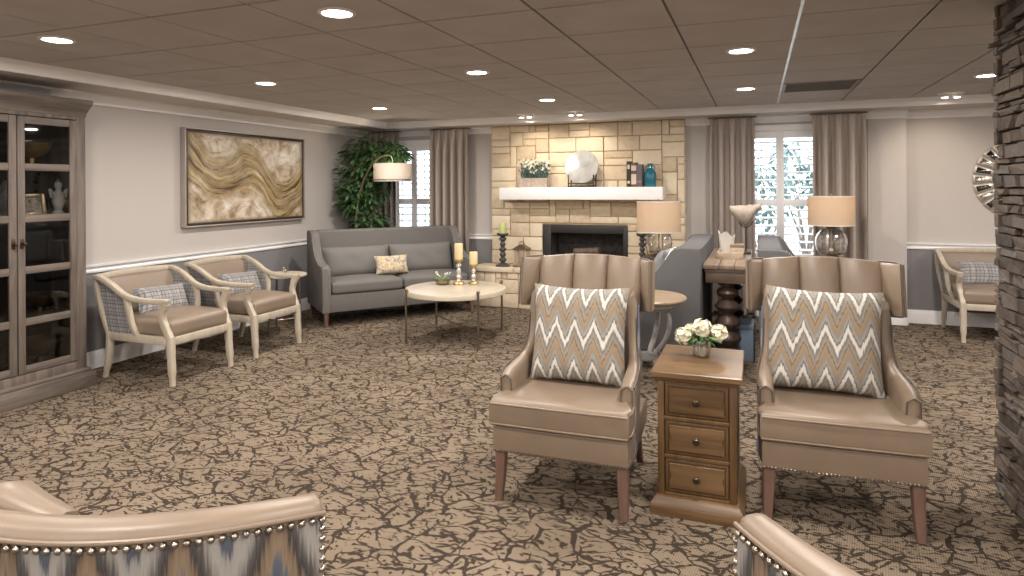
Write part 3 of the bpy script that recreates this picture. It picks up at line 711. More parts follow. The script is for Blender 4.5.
def wing_chair(label, loc, rz=0):
    r = thing('wing_chair', label, 'armchair', loc, rz)
    for sx in (-1, 1):
        bm = nb(); sweep(bm, [(sx*.292, -.295, .25), (sx*.294, -.298, .14), (sx*.300, -.312, 0)], [.056, .050, .038], [.056, .050, .038], (1, 0, 0)); obj('leg', bm, 'pinkleg', r)
        bm = nb(); sweep(bm, [(sx*.26, .27, .25), (sx*.265, .29, .14), (sx*.272, .345, 0)], [.05, .045, .036], [.05, .045, .036], (1, 0, 0)); obj('leg', bm, 'pinkleg', r)
    bm = nb(); prism(bm, [(-.335, -.335), (.335, -.335), (.345, -.20), (.33, .30), (-.33, .30), (-.345, -.20)], 'z', .235, .362, .012, 3); ap = obj('seat_base', bm, 'leather', r)
    bm = nb(); nails(spaced([(-.347, -.05, .246), (-.345, -.20, .246), (-.336, -.338, .246), (.336, -.338, .246), (.345, -.2, .246), (.347, -.05, .246)], .0165), .0062, bm); obj('nailhead_trim', bm, 'silver', ap)
    bm = nb(); prism(bm, [(-.345, -.362), (.345, -.362), (.348, -.30), (.345, -.205), (.268, -.195), (.268, .25), (-.268, .25), (-.268, -.195), (-.345, -.205), (-.348, -.30)], 'z', .364, .492, .026, 4)
    for v in bm.verts:
        k = max(0, 1-(v.co.x/.36)**2)*max(0, 1-((v.co.y+.06)/.34)**2)
        if v.co.z > .44: v.co.z += .022*k
    sc_ = obj('seat_cushion', bm, 'leather', r)
    bm = nb(); edge = [(-.345, -.19), (-.349, -.30), (-.338, -.361), (0, -.3645), (.338, -.361), (.349, -.30), (.345, -.205)]
    for z in (.381, .476): tube(bm, [(x, y-.003, z) for x, y in edge], .0042, 6)
    obj('piping', bm, 'leather', sc_)
    # back with three channels
    ztop = lambda x: 1.088+.028*math.cos(x/.385*PI/2)
    def yb(z): return .215+(z-.45)*.19
    bm = nb(); rings = []; N = 96
    for q in range(13):
        t = q/12; ring = []
        for i in range(N+1):
            x = -.302+.604*i/N; z = .42+t*(ztop(x)-.42)
            ch = abs(math.sin(PI*(x+.302)/.2013))**.42
            b = .048*ch - .026
            sl = .012*math.sin(PI*min(1, t*1.05))
            e = 0 if t < .99 else .022
            ring.append((x*(.87+.13*min(1, max(0, (z-.55)/.3))), yb(z)-b-sl+e*.9+.06*(1-math.cos(x/.302*.9))*-1, z))
        for i in range(N, -1, -4):
            x = -.302+.604*i/N; z = .42+t*(ztop(x)-.42)
            e = 0 if t < .99 else -.02
            ring.append((x*(.87+.13*min(1, max(0, (z-.55)/.3))), yb(z)+.075+e-.06*(1-math.cos(x/.302*.9)), z))
        rings.append(ring)
    loft(bm, rings); bk = obj('back', bm, 'leather', r, 60)
    bm = nb(); rings = []
    for z in (.24, .45, .7, .9, 1.06):
        ring = []
        for i in range(13):
            x = -.285+.57*i/12; ring.append((x, yb(z)+.078-.06*(1-math.cos(x/.302*.9)) if z > .3 else .30, z))
        for i in range(12, -1, -1):
            x = -.285+.57*i/12; ring.append((x, (yb(z)+.088-.06*(1-math.cos(x/.302*.9))) if z > .3 else .31, z))
        rings.append(ring)
    loft(bm, rings); obj('outer_back', bm, 'ikatblue', bk, label='blue grey patterned outer back')
    for sx in (-1, 1):
        bm = nb(); rings = []; zb = .818
        for t, sh in ((0, .55), (.03, 1), (.5, 1), (.95, 1), (1, .55)):
            ring = []; path = []
            for i in range(9):
                u = i/8; x = .288+.080*u**.9; y = .050-.165*u**1.25
                path.append((x, y, u))
            for x, y, u in path:
                zt = ztop(x)-.004+.018*u; zq = zb+.03*u; z = zq+t*(zt-zq); pf = .020*math.sin(PI*min(1, u*.95))**.6
                ring.append((sx*(x-.006-pf*sh*.8), yb(z)+y-.022*sh, z))
            for x, y, u in path[::-1]:
                zt = ztop(x)-.004+.018*u; zq = zb+.03*u; z = zq+t*(zt-zq); ring.append((sx*(x+.020*sh), yb(z)+y+.028*sh, z))
            rings.append(ring)
        loft(bm, rings); wg = obj('wing', bm, 'leather', r, 50)
        bm = nb(); x, y = .368, .050-.165
        pts = [(sx*(x+.007), yb(z)+y-.016, z) for z in (.852, .92, 1.02, ztop(x)+.012)]
        pts += [(sx*(.288+.080*u**.9), yb(1.08)+.050-.165*u**1.25-.010, ztop(.288+.080*u)+.001+.018*u) for u in (.75, .5, .25, 0)]
        tube(bm, pts, .0048, 6); obj('piping', bm, 'leather_dark', wg)
        # arm: swooping side
        bm = nb(); rings = []
        for y, top, xo, th in ((-.214, .552, .342, .060), (-.208, .570, .347, .072), (-.15, .588, .350, .078), (-.06, .600, .346, .076), (.02, .612, .336, .068), (.075, .632, .325, .060), (.110, .668, .314, .054), (.130, .73, .306, .050), (.145, .82, .302, .048), (.16, .93, .300, .045), (.27, .96, .300, .045)):
            ring = []; zb2 = .355 if y < .2 else .36
            xi = xo-th
            for (a, b) in ((xo-.004, .24), (xo, .45), (xo, top-.03), (xo-.008, top-.008), (xo-.022, top), (xi+.022, top), (xi+.008, top-.008), (xi, top-.03), (xi, .45), (xi+.004, .24)):
                ring.append((sx*a, y, b))
            rings.append(ring)
        loft(bm, rings); am = obj('arm', bm, 'leather', r, 50)
        bm = nb()
        tube(bm, [(sx*.338, -.216, z) for z in (.48, .52, .553)] + [(sx*.312, -.217, .570), (sx*.284, -.217, .553), (sx*.280, -.216, .49)], .0038, 6)
        tube(bm, [(sx*xo, y, z) for y, z, xo in ((-.21, .563, .345), (-.15, .584, .348), (-.06, .596, .344), (.02, .608, .334), (.075, .628, .323), (.110, .664, .312), (.130, .726, .304), (.145, .816, .300))], .0038, 6)
        obj('piping', bm, 'leather_dark', am)
        bm = nb(); prism(bm, [(-.19, .25), (-.19, .55), (-.06, .575), (.02, .59), (.08, .61), (.12, .65), (.15, .74), (.18, .86), (.28, .9), (.285, .25)], 'x', sx*.342, sx*.351)
        for v in bm.verts:
            v.co.x -= sx*max(0, (v.co.y+.12))*.135
        obj('outer_side', bm, 'ikatblue', am, label='patterned woven outer side')
    for o in r.children_recursive:
        if o.type == 'MESH' and not o.name.startswith('leg'):
            for v in o.data.vertices: v.co.x *= .958
    return r
wing_chair('taupe channel-back wing chair left of the small drawer chest', (-.87, 3.185, 0), math.radians(1))
wing_chair('taupe channel-back wing chair right of the small drawer chest', (.322, 3.43, 0), math.radians(2.5))
lumbar('zigzag patterned square pillow on the wing chair left of the chest', (-.865, 3.235, .735), 0, .51, .50, .17, 'ikat', -.20, 'throw_pillow', n=22)
lumbar('zigzag patterned square pillow on the wing chair right of the chest', (.298, 3.475, .742), .05, .53, .50, .17, 'ikat', -.20, 'throw_pillow', n=22, roll=.03)

def barrel_chair(label, loc, rz, nstep=.0235, cs=1):
    """curved back; front is -y, apex of the back at y=+.40"""
    r = thing('barrel_chair', label, 'armchair', loc, rz); A = .455; SG = .132
    def pt(u, off, z):      # u -1..1 along the back, off outward
        Rr = (A*A+SG*SG)/(2*SG); am = math.asin(A/Rr); a = u*am
        return V(((Rr+off)*math.sin(a), .40-Rr+(Rr+off)*math.cos(a), z))
    zt = lambda u: .778-.012*abs(u)**4
    sec = [(-.004, .16), (0, .40), (0, .738), (-.003, .750), (-.010, .763), (-.024, .771), (-.055, .774), (-.078, .770), (-.092, .752), (-.098, .70), (-.10, .45), (-.10, .16)]
    bm = nb(); rings = []
    us = [-1.0, -.985] + [-.95+1.9*i/26 for i in range(27)] + [.985, 1.0]
    for u in us:
        sh = (.82 if abs(u) == 1 else 1)*(1-.22*u*u); ring = []
        for o, z in sec:
            oo = -.03+(o+.03)*sh if abs(u) == 1 else o*sh; zz = z+(zt(u)-.772)*max(0, (z-.4)/.4) - (.008 if abs(u) == 1 and z > .7 else 0)
            ring.append(pt(u, oo, zz))
        rings.append(ring)
    loft(bm, rings); bk = obj('back', bm, 'leather', r, 60)
    bm = nb(); rings = []
    for i in range(33):
        u = -.985+1.97*i/32; z1 = .735+(zt(u)-.772)
        rings.append([pt(u, .002, .17), pt(u, .007, .17), pt(u, .007, z1), pt(u, .002, z1)])
    loft(bm, rings); ob = obj('outer_back', bm, 'ikat2', bk, label='patterned woven outer back')
    bm = nb()
    tube(bm, [pt(u/20, .003, .750+(zt(u/20)-.772)) for u in range(-20, 21)], .0055, 8); obj('piping', bm, 'leather', bk)
    path = [pt(-1, .006, .2+.53*i/20) for i in range(21)]
    pts = spaced([pt(-.985+1.97*i/60, .006, .736+(zt(-.985+1.97*i/60)-.772)) for i in range(61)], nstep)
    pts += [pt(sx*.982, .006, .735-nstep*k) for sx in (-1, 1) for k in range(1, 20)]
    bm = nb(); ico(bm, (0, 0, 0), .0082, 2); n0 = obj('nailhead', bm, 'silver', bk, 60)
    for k, p in enumerate(pts):
        q = n0 if k == 0 else n0.copy()
        if k: C.objects.link(q); q.parent = bk
        q.location = p
    bm = nb(); rings = []
    for t, h in ((0, .5), (.08, .9), (.2, 1), (.35, .86), (.5, .70), (.65, .54), (.8, .38), (.92, .24), (1, .12)):
        u = cs*(.96-.58*t); ring = []
        for o, z in ((-.098, .47), (-.098, .62), (-.085, .775), (-.10, .79), (-.14, .792), (-.19, .775), (-.21, .70), (-.21, .55), (-.18, .47)):
            ring.append(pt(u, -.15+(o+.15)*(.6+.4*h) , .60+(z-.60)*(.72+.28*h)))
        rings.append(ring)
    loft(bm, rings); obj('back_cushion', bm, 'leather', r, 60)
    bm = nb(); cushion(bm, -.30, .30, -.30, .20, .33, .455, .02); obj('seat_cushion', bm, 'leather', r)
    bm = nb(); prism(bm, [(-.30, -.29), (.30, -.29), (.31, .12), (.2, .28), (-.2, .28), (-.31, .12)], 'z', .17, .335, .012); obj('seat_base', bm, 'leather', r)
    for sx in (-1, 1):
        for y in (-.27, .22):
            bm = nb(); sweep(bm, [(sx*.28, y, .18), (sx*.285, y+(.02 if y > 0 else -.01), 0)], [.05, .035], [.05, .035], (1, 0, 0)); obj('leg', bm, 'pinkleg', r)
    return r
o1 = WC(-.905, 1.755)
barrel_chair('curved leather tub chair with nailheads seen from behind at the bottom left', (*o1, 0), PI+TH+math.radians(2))
o2 = WC(.990, 1.250)
barrel_chair('curved leather tub chair cut off at the bottom edge, before the right wing chair', (*o2, 0), math.radians(149.2), cs=-1)

# ================================================================== TABLES
def coffee():
    r = thing('coffee_table', 'round cream stone coffee table with slim metal legs before the grey sofa', 'coffee table', (-2.81, 5.80, 0))
    R0 = .505
    bm = nb(); lathe(bm, [(0, .445), (R0-.01, .445), (R0, .452), (R0, .488), (R0-.006, .497), (R0-.02, .50), (0, .50)], n=64); obj('tabletop', bm, 'marble', r)
    base = math.atan2(5.50-5.80, -2.46+2.81)
    for k in range(4):
        a = base+k*PI/2; x, y = (R0+.012)*math.cos(a), (R0+.012)*math.sin(a)
        bm = nb(); tube(bm, [(x, y, 0), (x, y, .52)], .0115, 10); ball(bm, (x, y, .522), .017, 10)
        tube(bm, [(x, y, .47), (x*.955, y*.955, .47)], .008, 8); tube(bm, [(x*1.01, y*1.01, .505), (x*.95, y*.95, .505)], .009, 8)
        lathe(bm, [(.017, 0), (.017, .012), (.0115, .016)], (x, y, 0), 12); obj('leg', bm, 'bronze', r)
    bm = nb()
    for k in range(2):
        a = base+k*PI/2; x, y = (R0+.012)*math.cos(a), (R0+.012)*math.sin(a); tube(bm, [(x, y, .14), (-x, -y, .14)], .007, 8)
    obj('stretcher', bm, 'bronze', r)
coffee()
def side_round():
    r = thing('side_table', 'small round cream side table between the armchair and the grey sofa', 'side table', (-4.64, 5.44, 0))
    bm = nb(); lathe(bm, [(0, .578), (.24, .578), (.25, .584), (.25, .596), (.243, .602), (0, .602)], n=40); obj('tabletop', bm, 'cream', r)
    for k in range(3):
        a = k*2*PI/3+.5; bm = nb(); tube(bm, [(.17*math.cos(a), .17*math.sin(a), .58), (.19*math.cos(a), .19*math.sin(a), 0)], .010, 8); obj('leg', bm, 'bronze', r)
    bm = nb(); tube(bm, [(.182*math.cos(k*2*PI/24), .182*math.sin(k*2*PI/24), .16) for k in range(25)], .006, 6); obj('stretcher', bm, 'bronze', r)
side_round()
r = thing('bird_ornament', 'tiny metal bird ornament on the small round side table', 'ornament', (-4.58, 5.42, .602))
bm = nb(); ball(bm, (0, 0, .040), (.018, .03, .020), 10); ball(bm, (0, -.025, .066), (.013, .015, .013), 8); tube(bm, [(0, -.037, .066), (0, -.056, .062)], [.005, .001], 6); tube(bm, [(0, .02, .045), (0, .055, .060)], [.010, .003], 6); obj('body', bm, 'silver', r)
bm = nb(); lathe(bm, [(.025, 0), (.025, .008), (.006, .012)], n=14); tube(bm, [(0, 0, .01), (0, 0, .026)], .004, 6); obj('base', bm, 'silver', r)

def chest():
    r = thing('drawer_chest', 'narrow honey brown three-drawer chest between the two wing chairs', 'chest', (-.262, 3.245, 0))
    hw, d0, d1 = .172, -.235, .245
    bm = nb()
    prism(bm, [(-.203, -.268), (.203, -.268), (.203, .256), (-.203, .256)], 'z', .0, .045, .004)
    rings = []
    for o, z in ((.030, .045), (.026, .058), (.014, .07), (.010, .08), (0, .085)): rings.append([(-hw-o, d0-o, z), (hw+o, d0-o, z), (hw+o, d1+o*.4, z), (-hw-o, d1+o*.4, z)])
    loft(bm, rings); obj('plinth', bm, 'pineh', r, 30)
    bm = nb(); bx(bm, -hw, hw, d0+.02, d1, .08, .612)
    for sx in (-1, 1): bx(bm, sx*hw-(.03 if sx > 0 else 0), sx*hw+(.03 if sx < 0 else 0), d0, d0+.03, .08, .612, .003)
    for z in (.08, .254, .427, .594): bx(bm, -hw+.03, hw-.03, d0, d0+.03, z, z+.018, .002)
    obj('carcass', bm, 'pine', r, 30)
    bm = nb(); rings = []
    for o, z in ((0, .606), (.010, .612), (.012, .622), (.026, .630), (.026, .650), (.022, .655)): rings.append([(-hw-o, d0-o*1.25, z), (hw+o, d0-o*1.25, z), (hw+o, d1+o*.6, z), (-hw-o, d1+o*.6, z)])
    loft(bm, rings); obj('top', bm, 'pineh', r, 30)
    for k in range(3):
        z0, z1 = .101+k*.173, .101+k*.173+.150
        bm = nb(); bx(bm, -hw+.034, hw-.034, d0+.006, d0+.024, z0, z1, .003)
        f = obj('drawer', bm, 'pine', r, 30)
        bm = nb(); w, h, zc = hw-.052, (z1-z0)/2-.018, (z0+z1)/2
        prism(bm, [(-w, zc-h), (w, zc-h), (w, zc-h*.35), (w-.014, zc), (w, zc+h*.35), (w, zc+h), (w-.0, zc+h), (-w, zc+h), (-w, zc+h*.35), (-w+.014, zc), (-w, zc-h*.35)], 'y', d0-.001, d0+.008, .003, 2)
        obj('raised_panel', bm, 'pineh', f, 30)
        bm = nb()
        tube(bm, [(-w-.004, d0+.006, zc-h-.004), (w+.004, d0+.006, zc-h-.004), (w+.004, d0+.006, zc+h+.004), (-w-.004, d0+.006, zc+h+.004), (-w-.004, d0+.006, zc-h-.004)], .0028, 6); obj('glazed_groove', bm, 'pinedk', f)
        bm = nb(); prof = [(.006, 0), (.006, .010), (.014, .014), (.015, .020), (.010, .026), (0, .027)]
        lathe(bm, prof, n=14); o = obj('knob', bm, 'pineknob', f); o.location = (0, d0-.001, zc); o.rotation_euler = (PI/2, 0, 0)
chest()
def console():
    r = thing('console_table', 'dark console table with turned bobbin legs between the two grey sofas', 'console table', (-.235, 6.24, 0))
    hx, hy = .165, .74
    bm = nb()
    for k in range(3): bx(bm, -hx-.02+k*(2*hx+.04)/3+.001, -hx-.02+(k+1)*(2*hx+.04)/3-.001, -hy, hy, .815, .85, .005)
    obj('tabletop', bm, 'consoletop', r)
    bm = nb(); bx(bm, -hx, hx, -hy+.02, hy-.02, .70, .815, .004); bx(bm, -hx-.008, hx+.008, -hy+.012, hy-.012, .79, .815, .004); obj('apron', bm, 'consoleapron', r)
    prof = [(.075, .70), (.075, .675), (.050, .665), (.045, .655), (.078, .635), (.092, .61), (.078, .58), (.050, .565), (.048, .555), (.080, .525), (.104, .50), (.104, .49), (.080, .462), (.05, .44), (.05, .43), (.080, .40), (.102, .365), (.102, .355), (.080, .325), (.062, .305), (.060, .295), (.085, .27), (.108, .238), (.108, .226), (.085, .195), (.062, .175), (.06, .165), (.085, .15), (.09, .12), (.12, .09), (.125, .06)][::-1]
    for y in (-hy+.15, hy-.15):
        bm = nb(); lathe(bm, prof, (0, y, 0), 28); obj('leg', bm, 'console', r)
console()
bm = nb()
r = thing('storage_box', 'blue cloth storage box on the floor under the console, beside its turned leg', 'box', (-.135, 5.98, 0), 0)
bm = nb(); bx(bm, -.10, .10, -.13, .13, .0, .27, .006); obj('body', bm, 'bluebox', r)
bm = nb(); bx(bm, -.105, .105, -.135, .135, .27, .31, .006); obj('lid', bm, 'bluebox', r)
bm = nb()
for x in (-.106, .106): tube(bm, [(x, -.137, .0), (x, -.137, .31)], .004, 6)
obj('edge_piping', bm, 'navy', r)

def scroll_table():
    r = thing('scroll_table', 'round tan topped table with grey scroll legs behind the left wing chair', 'side table', (-.79, 4.86, 0))
    R0 = .305
    bm = nb(); lathe(bm, [(0, .655), (R0-.02, .655), (R0, .662), (R0, .672), (R0-.008, .680), (0, .680)], n=48); obj('tabletop', bm, 'tabletop', r)
    bm = nb(); lathe(bm, [(0, .602), (R0-.06, .602), (R0-.05, .618), (R0-.035, .625), (R0-.03, .645), (R0-.022, .655), (0, .655)], n=48); obj('table_rim', bm, 'scrollgrey', r)
    for k in range(4):
        a = math.radians(-20+90*k); bm = nb()
        def q(rr, z): return (rr*math.cos(a), rr*math.sin(a), z)
        pts = [q(.17, .60), q(.20, .52), q(.19, .43), q(.145, .34), q(.09, .27), q(.075, .21), q(.11, .15), q(.175, .115), q(.235, .075), q(.265, .03), q(.255, .012)]
        sweep(bm, curve(pts, 5), .040, [.030]*51, (-math.sin(a), math.cos(a), 0))
        vol = [q(.165+.062*(1-t*.8)*math.cos(t*9.0+3.6), .195+.062*(1-t*.8)*math.sin(t*9.0+3.6)) for t in [i/24 for i in range(25)]]
        sweep(bm, vol, .036, .022, (-math.sin(a), math.cos(a), 0)); obj('scroll_leg', bm, 'scrollgrey', r)
    bm = nb(); lathe(bm, [(.0, .20), (.07, .20), (.085, .215), (.085, .235), (.06, .25), (0, .25)], n=20); obj('hub', bm, 'scrollgrey', r)
scroll_table()

# ================================================================== LAMPS
def end_table(label, loc, h=.70):
    r = thing('end_table', label, 'end table', loc); r.scale = (1, 1, h/.70)
    bm = nb(); lathe(bm, [(0, .665), (.17, .665), (.18, .672), (.18, .692), (.17, .70), (0, .70)], n=32); obj('tabletop', bm, 'console', r)
    bm = nb(); lathe(bm, [(.15, 0), (.15, .02), (.05, .05), (.03, .1), (.03, .35), (.045, .4), (.03, .45), (.03, .62), (.09, .665)], n=20); obj('pedestal', bm, 'console', r)
def glass_lamp(label, loc, shz, shr, rg, watts):
    r = thing('table_lamp', label, 'lamp', loc)
    bm = nb(); lathe(bm, [(.075, 0), (.08, .006), (.08, .014), (.05, .022), (.04, .026)], n=24); obj('base', bm, 'bronze', r)
    prof = [(.05, .026), (rg*.66, .036), (rg*.90, .075), (rg, .14), (rg*.99, .185), (rg*.88, .235), (rg*.64, .272), (rg*.36, .292), (.034, .30)]
    bm = nb(); lathe(bm, prof, n=40)
    obj('glass_globe', bm, 'glass', r, 60)
    bm = nb(); tube(bm, [(0, 0, .02), (0, 0, shz+.2)], .008, 8); obj('stem', bm, 'brass', r)
    bm = nb(); ball(bm, (0, 0, .065), (.026, .026, .034), 10); obj('glass_drop', bm, 'brass', r)
    bm = nb(); lathe(bm, [(.045, .294), (.05, .30), (.045, .312), (.022, .32), (.014, .335)], n=20); obj('collar', bm, 'bronze', r)
    h = .335 if shr > .22 else .295
    bm = nb(); lathe(bm, [(shr*.985, shz), (shr, shz), (shr, shz+h), (shr*.985, shz+h), (shr*.985, shz)], n=40)
    sh = obj('lamp_shade', bm, 'shade', r, 60)
    bm = nb()
    for z in (shz, shz+h-.008): lathe(bm, [(shr*.99, z), (shr*1.006, z), (shr*1.006, z+.008), (shr*.99, z+.008), (shr*.99, z)], n=40)
    obj('shade_binding', bm, 'shadedge', sh)
    bm = nb()
    for k in range(3): a = k*2*PI/3; tube(bm, [(0, 0, shz+h-.03), (shr*.985*math.cos(a), shr*.985*math.sin(a), shz+h-.012)], .003, 5)
    ball(bm, (0, 0, shz+h+.01), (.009, .009, .016), 8); tube(bm, [(0, 0, shz+.15), (0, 0, shz+h)], .004, 6); obj('shade_spider', bm, 'brass', r)
    bm = nb(); ball(bm, (0, 0, shz+.14), (.03, .03, .04), 10); b = obj('bulb', bm, 'bulb', r)
    l = bpy.data.lights.new('lamp_glow', 'POINT'); l.energy = watts; l.color = (1, .66, .38); l.shadow_soft_size = .04
    lo = bpy.data.objects.new('lamp_glow', l); C.objects.link(lo); lo.parent = r; lo.location = (0, 0, shz+.21)
end_table('dark round end table at the far end of the sofa left of the console', (-1.0, 7.11, 0), .735)
glass_lamp('glass table lamp with tan drum shade before the fireplace', (-1.0, 7.11, .735), .262, .232, .145, 6)
end_table('dark round end table at the far end of the sofa right of the console', (.695, 7.21, 0), .765)
glass_lamp('glass table lamp with tan drum shade before the right curtain', (.695, 7.21, .765), .325, .215, .15, 6)
def arc_lamp():
    r = thing('arc_floor_lamp', 'arching floor lamp with a pale drum shade behind the grey corner sofa', 'floor lamp', (0, 0, 0))
    x0, y0 = -4.81, 7.02
    bm = nb(); lathe(bm, [(.15, 0), (.15, .025), (.14, .035), (.02, .04)], (x0, y0, 0), 28); obj('base', bm, 'silver', r)
    pts = [(x0, y0, .03), (x0+.0, y0, .6), (x0+.01, y0, 1.15), (x0+.06, y0+.0, 1.42), (x0+.17, y0, 1.68), (x0+.33, y0, 1.86), (x0+.47, y0, 1.905), (x0+.53, y0, 1.89)]
    bm = nb(); tube(bm, curve(pts), .014, 10); obj('arm', bm, 'silver', r)
    cx, cz, R0, h = x0+.545, 1.60, .235, .195
    bm = nb(); tube(bm, [(x0+.53, y0, 1.89), (cx, y0, 1.84), (cx, y0, cz+.10)], .007, 8); obj('shade_rod', bm, 'silver', r)
    bm = nb(); lathe(bm, [(R0*.985, cz), (R0, cz), (R0, cz+h), (R0*.985, cz+h), (R0*.985, cz)], (cx, y0, 0), 40); s = obj('lamp_shade', bm, 'shadelin', r, 60)
    bm = nb()
    lathe(bm, [(R0*.9, cz-.028), (R0*.99, cz-.028), (R0*.99, cz-.012), (R0*.9, cz-.012), (R0*.9, cz-.028)], (cx, y0, 0), 40); lathe(bm, [(0, cz-.020), (R0*.95, cz-.020), (R0*.95, cz-.016), (0, cz-.016)], (cx, y0, 0), 40); obj('diffuser', bm, 'shadelin', s)
    bm = nb(); lathe(bm, [(R0*.985, cz-.012), (R0*1.003, cz-.012), (R0*1.003, cz-.001), (R0*.985, cz-.001), (R0*.985, cz-.012)], (cx, y0, 0), 40); obj('shade_band', bm, 'bronze', s)
    bm = nb(); ball(bm, (cx, y0, cz+.08), (.03, .03, .04), 10); obj('bulb', bm, 'bulb', r)
    l = bpy.data.lights.new('lamp_glow', 'POINT'); l.energy = 5; l.color = (1, .80, .60); l.shadow_soft_size = .04
    lo = bpy.data.objects.new('lamp_glow', l); C.objects.link(lo); lo.parent = r; lo.location = (cx, y0, cz+.14)
arc_lamp()
# ================================================================== CABINET
def cabinet():
    X1 = -4.80; y0, y1, ym = 2.47, 3.455, 2.9625; r = thing('display_cabinet', 'tall weathered oak display cabinet with glass doors against the left wall', 'cabinet', (XL, ym, 0))
    ox, oy = XL, ym
    def B(bm, a, b, c, d, e, f, bv=.004): bx(bm, a-ox, b-ox, c-oy, d-oy, e, f, bv)
    bm = nb(); B(bm, XL+.002, X1-.03, y0+.001, y0+.03, .13, 2.05); B(bm, XL+.002, X1-.03, y1-.03, y1-.001, .13, 2.05)
    for c, d in ((y0, y0+.075), (y1-.075, y1), ): B(bm, X1-.03, X1, c, d, .13, 2.05)
    B(bm, X1-.03, X1-.001, y0+.075, y1-.075, .13, .205); B(bm, X1-.03, X1-.001, y0+.075, y1-.075, 2.02, 2.05); B(bm, XL+.003, X1-.032, y0+.03, y1-.03, 2.03, 2.05)
    obj('carcass', bm, 'oak', r)
    bm = nb(); B(bm, XL+.002, XL+.02, y0+.03, y1-.03, .15, 2.03); B(bm, XL+.02, X1-.03, y0+.03, y1-.03, .15, .2); obj('back_board', bm, 'inside', r)
    bm = nb(); B(bm, XL+.002, X1+.055, y0-.04, y1+.035, 0, .115, .006); B(bm, XL+.002, X1+.03, y0-.02, y1+.02, .115, .14, .010); obj('plinth', bm, 'oakh', r)
    bm = nb(); rings = []
    for o, z in ((.0, 2.045), (.004, 2.05), (.006, 2.07), (.016, 2.09), (.034, 2.125), (.044, 2.138), (.048, 2.16), (.048, 2.172), (.042, 2.176)):
        rings.append([(.002, y0-o*.6-oy, z), (X1+o-ox, y0-o*.6-oy, z), (X1+o-ox, y1+o*.6-oy, z), (.002, y1+o*.6-oy, z)])
    loft(bm, rings); obj('cornice', bm, 'oakh', r, 30)
    zs = [.205+k*(2.02-.205)/5 for k in range(6)]
    for k in range(1, 5):
        bm = nb(); B(bm, XL+.02, X1-.05, y0+.03, y1-.03, zs[k]-.012, zs[k]+.012, .002); obj('shelf', bm, 'shelfw', r)
    for a, b, hs in ((y0+.075, ym-.004, 1), (ym+.004, y1-.075, -1)):
        bm = nb(); t = .048
        B(bm, X1-.022, X1+.006, a, a+t, .21, 2.015); B(bm, X1-.022, X1+.006, b-t, b, .21, 2.015); obj_st = bm
        dr = obj('door', bm, 'oak', r)
        for k, z in enumerate(zs):
            bm = nb(); lo, hi = z-.026, z+.026
            if k == 0: lo, hi = .21, .262
            if k == 5: lo, hi = 1.963, 2.015
            B(bm, X1-.020, X1+.004, a+t, b-t, lo, hi); obj('door_rail', bm, 'oakh', dr)
        for k in range(5):
            bm = nb(); B(bm, X1-.010, X1-.007, a+t, b-t, zs[k]+.02, zs[k+1]-.02, 0); obj('pane', bm, 'glasspane', dr, 0)
        yy = b-.024 if hs == 1 else a+.024
        bm = nb(); tube(bm, [(X1+.006-ox, yy-oy, 1.12), (X1+.03-ox, yy-oy, 1.12)], .006, 8); ball(bm, (X1+.036-ox, yy-oy, 1.12), .014, 10); B(bm, X1+.004, X1+.009, yy-.012, yy+.012, 1.085, 1.155, .002); obj('knob', bm, 'pineknob', dr)
    return zs
zs = cabinet()
CXM = -4.97
def on_shelf(k): return zs[k]+.012 if k else .2
def bowl(label, y, k, R0, h, mat, x=CXM):
    r = thing('pedestal_bowl', label, 'bowl', (x, y, on_shelf(k)))
    bm = nb(); lathe(bm, [(R0*.5, 0), (R0*.5, .008), (.02, .02), (.018, h*.35)], n=24); obj('foot', bm, mat, r)
    bm = nb(); lathe(bm, [(.018, h*.35), (R0*.6, h*.5), (R0*.92, h*.8), (R0, h), (R0*.95, h), (R0*.85, h*.82), (R0*.5, h*.56), (0, h*.5)], n=28); obj('dish', bm, mat, r)
bowl('bronze pedestal bowl on the top shelf behind the right cabinet door', 3.17, 4, .13, .17, 'goldleaf')
bowl('gold pedestal bowl on the top shelf behind the left cabinet door', 2.78, 4, .12, .16, 'goldleaf')
r = thing('picture_frame', 'gilt picture frame on the second shelf behind the right cabinet door', 'picture frame', (-4.90, 3.12, on_shelf(3)), 0)
M = MX.Rotation(math.radians(-12), 4, 'Y')
bm = nb()
for a, b, c, d in ((-.11, -.08, 0, .165), (.08, .11, 0, .165), (-.08, .08, 0, .028), (-.08, .08, .137, .165)): bx(bm, -.008, .012, a, b, c, d, .005, 2, 0, M)
obj('frame', bm, 'brass', r)
bm = nb(); bx(bm, -.004, .002, -.085, .085, .02, .145, 0, 1, 0, M); obj('photograph', bm, 'photo', r)
bm = nb(); tube(bm, [(-.01, 0, .12), (-.075, 0, .004)], .005, 6); obj('easel_leg', bm, 'brass', r)
def figurine(label, y, k, s, x=-4.93):
    r = thing('figurine', label, 'figurine', (x, y, on_shelf(k)))
    bm = nb(); lathe(bm, [(.03*s, 0), (.032*s, .01*s), (.02*s, .03*s), (.034*s, .08*s), (.028*s, .12*s), (.012*s, .15*s), (.02*s, .165*s), (.02*s, .185*s), (.006*s, .205*s), (0, .21*s)], n=16); obj('body', bm, 'bluewhite', r)
    bm = nb()
    for sx in (-1, 1): tube(bm, curve([(0, sx*.026*s, .12*s), (0, sx*.05*s, .15*s), (0, sx*.04*s, .10*s)]), .006*s, 6)
    obj('handle', bm, 'bluewhite', r)
figurine('blue and white figurine left of the gilt frame in the cabinet', 3.025, 3, 1.25, -5.03)
figurine('blue and white figurine at the right end of the cabinet shelf, past the gilt frame', 3.335, 3, 1.3)
figurine('blue and white figurine behind the left cabinet door', 2.86, 3, 1.35)
bowl('dark shallow bowl on the second shelf from the bottom, behind the right door', 3.22, 1, .13, .15, 'bronze')
